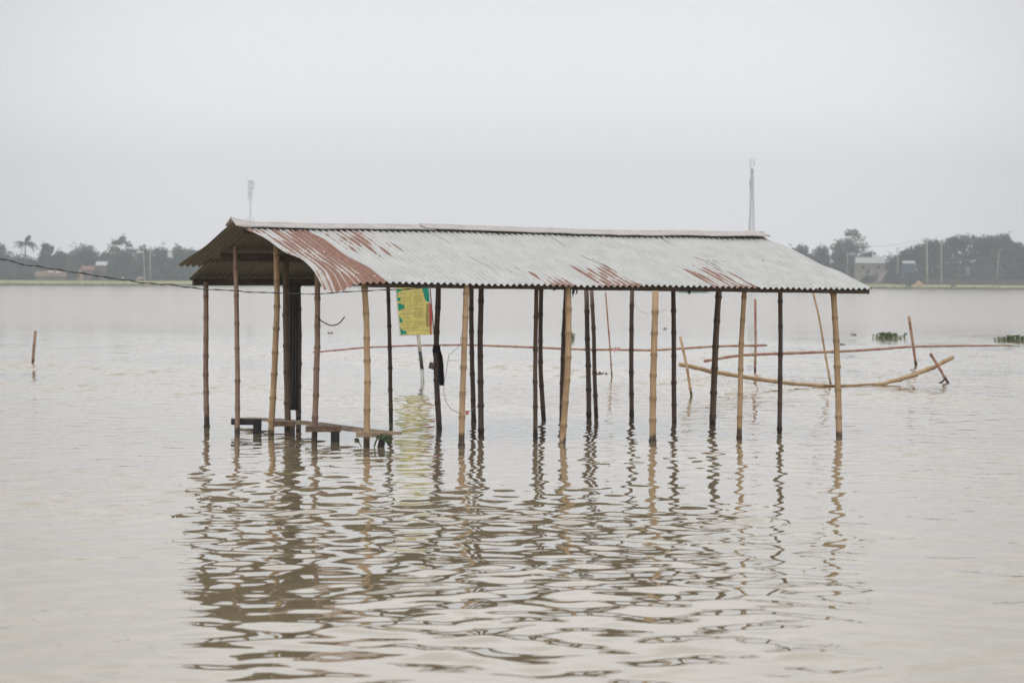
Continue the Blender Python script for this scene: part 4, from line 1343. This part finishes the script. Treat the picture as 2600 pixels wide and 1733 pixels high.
for (x, y, w, lab) in ((129, 689, 13, "white cloth draped over the ridge of the brown thatched hut"), (147, 690.5, 8, "smaller white cloth on the right side of the brown thatched hut roof")):
    g = ground(129, 33); mb = MB(); c = P(x, y, g.y + 0.9); ww = w / ppm(g.y) / 2; vs, fs = [], []
    for i in range(7):
        q = i / 6 * 2 - 1
        vs += [c + Vector((q * ww, -.5, 0.25 * (1 - q * q) - 0.45)), c + Vector((q * ww, 0, 0.35 * (1 - q * q))), c + Vector((q * ww, .5, 0.2 * (1 - q * q) - 0.3))]
    for i in range(6): fs += [(i * 3, i * 3 + 3, i * 3 + 4, i * 3 + 1), (i * 3 + 1, i * 3 + 4, i * 3 + 5, i * 3 + 2)]
    mb.add(vs, fs); tag(mb.build("white_cloth", m_white, origin=c, solid=0.03), lab, "cloth")
def haystack(x0, x1, ytop, ybot, back, label):
    g = ground((x0 + x1) / 2, back); k = ppm(g.y); r = (x1 - x0) / k / 2; h = (ybot - ytop) / k + 0.1
    mb = MB(); rnd = random.Random(int(x0)); sides = 22; vs, fs = [], []
    prof = [(1.0, 0.0), (0.97, 0.18), (0.80, 0.42), (0.52, 0.70), (0.2, 0.93), (0.05, 1.02)]
    for (q, z) in prof:
        for s in range(sides):
            a = 2 * math.pi * s / sides; rr = r * q * (1 + rnd.uniform(-.06, .06))
            vs.append(g + Vector((math.cos(a) * rr, math.sin(a) * rr, h * z - 0.1 + rnd.uniform(-.03, .03) * h)))
    for i in range(len(prof) - 1):
        for s in range(sides): fs.append((i * sides + s, i * sides + (s + 1) % sides, (i + 1) * sides + (s + 1) % sides, (i + 1) * sides + s))
    fs.append(tuple((len(prof) - 1) * sides + s for s in range(sides)))
    mb.add(vs, fs); tag(mb.build("haystack", m_hay, origin=g), label, "haystack", "haystacks on the bank")
haystack(2319, 2345, 706, 720, 14, "conical straw haystack in front of the huge spreading tree")
haystack(193, 211, 676, 706, 31, "tan haystack leaning against the red roofed hut")

# long dark fence behind the grass on the right bank
mb = MB()
fg = ground(2440, 26); rnd = random.Random(2)
x = 2345
fence = empty("bamboo_fence", ground(2345, 24), "low dark woven fence along the foot of the huge spreading tree", "fence")
mbp = MB()
while x < 2600:
    g = ground(x, 24); h = rnd.uniform(1.5, 1.9)
    mbp.add([g + Vector((-.3, 0, -.2)), g + Vector((.62, 0.2, -.2)), g + Vector((.62, 0.2, h)), g + Vector((-.3, 0, h + rnd.uniform(-.1, .1)))], [(0, 1, 2, 3)])
    x += 7.2
mbp.build("panel", plain("woven_panel", (0.085, 0.07, 0.062), 0.95, 0.3, 1.5), fence, solid=0.05)

# ------------------------------------------------------------------ utility poles, wires, masts
m_conc = plain("pale_pole", (0.40, 0.37, 0.33), 0.85, 0.1, 1)
def upole(xb, yt, back, label, xt=None, r=0.17, arm=True):
    g = ground(xb, back); t = P(xt if xt else xb, yt, g.y)
    root = empty("utility_pole", g, label, "utility pole", "utility poles on the far bank")
    mb = MB(); mb.tube([g - Vector((0, 0, .4)), t], [r * 1.2, r * 0.75], 8); mb.build("shaft", m_conc, root, smooth=True)
    if arm:
        mb = MB(); c = t - Vector((0, 0, .5)); mb.tube([c - Vector((.7, 0.1, 0)), c + Vector((.7, 0.1, 0))], 0.06, 5)
        for q in (-.6, 0.6): mb.tube([c + Vector((q, .1, 0)), c + Vector((q, .1, .25))], 0.06, 5)
        mb.build("crossarm", m_conc, root)
    return t
t1 = upole(367, 620, 26, "left one of the two pale poles on the left bank", 363.5)
t2 = upole(381, 624, 26, "right one of the two pale poles on the left bank")
t3 = upole(2279, 628, 26, "thin pole between the tin roofed house and the blue walled hut")
t4 = upole(2354.5, 604, 20, "tallest pale pole, right beside the haystack", 2352.5, 0.22)
t5 = upole(2390, 616, 22, "pale pole right of the tallest one, in front of the huge spreading tree", None, 0.19)
t6 = upole(2529, 634, 28, "leaning pole in front of the right half of the huge spreading tree", 2537, 0.15, False)
t7 = upole(2152, 640, 34, "faint thin pole left of the tin roofed house", None, 0.12, False)
def pline(a, b, sag, label, r=0.035):
    pts = [a.lerp(b, i / 16) - Vector((0, 0, sag * 4 * (i / 16) * (1 - i / 16))) for i in range(17)]
    mb = MB(); mb.tube(pts, r, 4, False); tag(mb.build("power_line", m_cable, origin=a), label, "power line", "power lines on the far bank")
pline(t2 - Vector((0, 0, .3)), P(560, 640, t2.y + 20), 0.8, "faint power line running right from the two pale poles on the left bank")
pline(t7 + Vector((0, 0, 1.6)), t4, 1.0, "faint power line from behind the tall narrow tree to the tallest pale pole")
pline(t3, t4 - Vector((0, 0, .4)), 0.6, "faint power line between the pole by the blue walled hut and the tallest pole")
pline(t5, P(2660, 625, t5.y + 10), 1.0, "faint power line leaving the right-hand pale pole towards the right edge of the photo")

m_steel = plain("mast_steel", (0.15, 0.155, 0.17), 0.6, 0.15, 0.3)
def mast(xb, yt, Y, wbase, wtop, nseg, leg, br, label):
    base = P(xb, 708, Y); base.z = 1.5
    top = P(xb, yt, Y)
    h = top.z - base.z
    root = empty("radio_mast", base, label, "radio mast", "radio masts on the horizon")
    mb, mx = MB(), MB()
    ang = [0.35 + i * math.pi / 2 for i in range(4)]
    def corner(i, q):
        w = lerp(wbase, wtop, min(1, q / 0.8)) / 2 * 1.3
        return base + Vector((math.cos(ang[i]) * w, math.sin(ang[i]) * w, h * q))
    for i in range(4):
        mb.tube([corner(i, 0) - Vector((0, 0, 1)), corner(i, 0.4), corner(i, 0.8), corner(i, 1)], leg, 5)
    mb.build("legs", m_steel, root)
    for s in range(nseg):
        q0, q1 = s / nseg, (s + 1) / nseg
        for i in range(4):
            j = (i + 1) % 4
            mx.tube([corner(i, q0), corner(j, q1)], br, 4, False); mx.tube([corner(j, q0), corner(i, q1)], br, 4, False)
            mx.tube([corner(i, q1), corner(j, q1)], br, 4, False)
    mx.build("bracing", m_steel, root)
    return root, base, h
root, base, h = mast(1908, 430, 1390, 4.1, 1.05, 22, 0.12, 0.035, "tall lattice mast above the right end of the shed ridge")
mb = MB()
for (x, y0, y1) in ((1906, 402, 432), (1914.5, 403, 422), (1904, 456, 472), (1913, 456, 470), (1910, 425, 440)):
    a, b = P(x, y0, 1390), P(x, y1, 1390); mb = MB(); mb.box((a + b) / 2, Vector((0.16, 0, 0)), Vector((0, .12, 0)), Vector((0, 0, (a.z - b.z) / 2))); mb.build("antenna", m_steel, root)
mb = MB(); mb.tube([P(1903, 585, 1390), P(1904.5, 510, 1390), P(1906.5, 430, 1390)], 0.15, 6); mb.build("cable_ladder", m_steel, root)
YL = 1690
lb = P(636, 706, YL); lb.z = 1.5
root = empty("radio_mast", lb, "pale mast with a thick cluster of antennas above the left end of the shed ridge", "radio mast", "radio masts on the horizon")
mb = MB(); mb.tube([lb - Vector((0, 0, 1)), P(636, 560, YL), P(635.5, 457, YL)], [0.4, 0.24, 0.2], 8); mb.build("pole", m_steel, root, smooth=True)
mb = MB()
for dx in (-5.5, 5.0):
    mb.tube([P(635.5 + dx, 457, YL), P(636 + dx * 0.9, 508, YL)], 0.13, 5)
for yy in range(459, 508, 8):
    mb.tube([P(630, yy, YL), P(641, yy + 4, YL)], 0.09, 4); mb.tube([P(641, yy, YL), P(630, yy + 4, YL)], 0.09, 4)
mb.build("head_frame", m_steel, root)
mb = MB()
for (x, y0, y1) in ((630.5, 458, 464), (635.5, 458, 464), (640.5, 458, 463), (644.5, 461, 480), (631, 474, 480), (636, 475, 481), (641, 475, 480), (632, 490, 496), (636, 491, 497), (629, 553, 559), (636, 554, 560), (644, 553, 559)):
    a, b = P(x, y0, YL - .5), P(x, y1, YL - .5); mb = MB(); mb.box((a + b) / 2, Vector((0.22, 0, 0)), Vector((0, .15, 0)), Vector((0, 0, (a.z - b.z) / 2))); mb.build("antenna", m_steel, root)

# ------------------------------------------------------------------ cattle and a person on the far bank
def skin_figure(name, pts, edges, radii, mat, root, origin):
    me = bpy.data.meshes.new(name)
    me.from_pydata([tuple(p) for p in pts], edges, [])
    o = bpy.data.objects.new(name, me); col.objects.link(o)
    md = o.modifiers.new("skin", 'SKIN')
    for i, r in enumerate(radii):
        me.skin_vertices[0].data[i].radius = (r, r)
    me.skin_vertices[0].data[0].use_root = True
    sb = o.modifiers.new("sub", 'SUBSURF'); sb.levels = 1; sb.render_levels = 1
    me.materials.append(mat)
    return o
def cow(xc, back, label, mat, lying=False, flip=1, scale=1.0):
    g = ground(xc, back); f = flip * scale; z = -0.55 if lying else 0.0
    S = lambda x, y, zz: (x * f, y * scale, (zz + z) * scale)
    P_ = [S(0, 0, 1.05), S(0.55, 0, 1.1), S(-0.6, 0, 1.08), S(0.95, 0, 1.3), S(1.2, 0, 1.28), S(1.45, 0, 1.1), S(-0.85, 0, 1.0), S(-0.92, 0, 0.6)]
    E = [(0, 1), (0, 2), (1, 3), (3, 4), (4, 5), (2, 6), (6, 7)]
    Rr = [.36, .34, .33, .2, .17, .1, .07, .04]
    for (bx, by, par) in ((0.5, .18, 1), (0.55, -.18, 1), (-0.6, .18, 2), (-0.55, -.18, 2)):
        n = len(P_)
        P_ += [S(bx, by, .62), S(bx + (.15 if lying else .02), by, .3), S(bx + (.3 if lying else 0), by, .0 if not lying else .58)]
        E += [(par, n), (n, n + 1), (n + 1, n + 2)]; Rr += [.13, .075, .06]
    n = len(P_)
    P_ += [S(1.18, .16, 1.45), S(1.18, -.16, 1.45)]; E += [(4, n), (4, n + 1)]; Rr += [.05, .05]
    o = skin_figure("cow", [Vector(p) for p in P_], E, [r * scale for r in Rr], mat, None, g)
    o.location = g
    return tag(o, label, "cow", "cattle on the far bank")
m_cowpale = plain("pale_hide", (0.48, 0.36, 0.29), 0.9, 0.2, 2)
m_cowdark = plain("dark_hide", (0.05, 0.045, 0.043), 0.8, 0.2, 2)
cow(353, 20, "pale cow on the grass left of the two pale poles", m_cowpale)
cow(2295, 9, "dark cow on the grass below the blue walled hut, left of its pair", m_cowdark, False, -1, 0.95)
cow(2306, 8, "dark cow lying on the grass below the blue walled hut, right of its pair", m_cowdark, True)
cow(2420, 9, "dark cow lying alone on the grass right of the right-hand pale pole", m_cowdark, True, -1)
pg_ = ground(311, 19)
pp = [(0, 0, .95), (0, 0, 1.2), (0, 0, 1.42), (0, 0, 1.52), (0, 0, 1.64), (.2, 0, 1.4), (.27, .02, 1.12), (.26, -.08, .9), (-.2, 0, 1.4), (-.27, .02, 1.12), (-.25, -.08, .9), (.1, 0, .85), (.11, .03, .48), (.11, 0, .06), (-.1, 0, .85), (-.11, -.1, .48), (-.11, .02, .06)]
pe = [(0, 1), (1, 2), (2, 3), (3, 4), (2, 5), (5, 6), (6, 7), (2, 8), (8, 9), (9, 10), (0, 11), (11, 12), (12, 13), (0, 14), (14, 15), (15, 16)]
pr = [.14, .14, .13, .055, .1, .07, .05, .04, .07, .05, .04, .1, .075, .055, .1, .075, .055]
o = skin_figure("person", [Vector(p) for p in pp], pe, pr, m_white, None, pg_)
o.location = pg_
tag(o, "person in white clothes standing on the far bank left of the pale cow", "person")

# ------------------------------------------------------------------ the hazy air
mb = MB()
x0, x1, y0, y1, z0, z1 = -930, 930, -60, 1830, -2.0, 78
mb.box(Vector(((x0 + x1) / 2, (y0 + y1) / 2, (z0 + z1) / 2)), Vector(((x1 - x0) / 2, 0, 0)), Vector((0, (y1 - y0) / 2, 0)), Vector((0, 0, (z1 - z0) / 2)))
m = bpy.data.materials.new("hazy_air"); m.use_nodes = True
n, l = m.node_tree.nodes, m.node_tree.links
n.clear()
mo = n.new("ShaderNodeOutputMaterial"); pv = n.new("ShaderNodeVolumePrincipled")
pv.inputs["Color"].default_value = (0.90, 0.945, 1.0, 1)
pv.inputs["Density"].default_value = HAZE
l.new(pv.outputs[0], mo.inputs["Volume"])
o = mb.build("haze", m)
tag(o, kind="stuff")
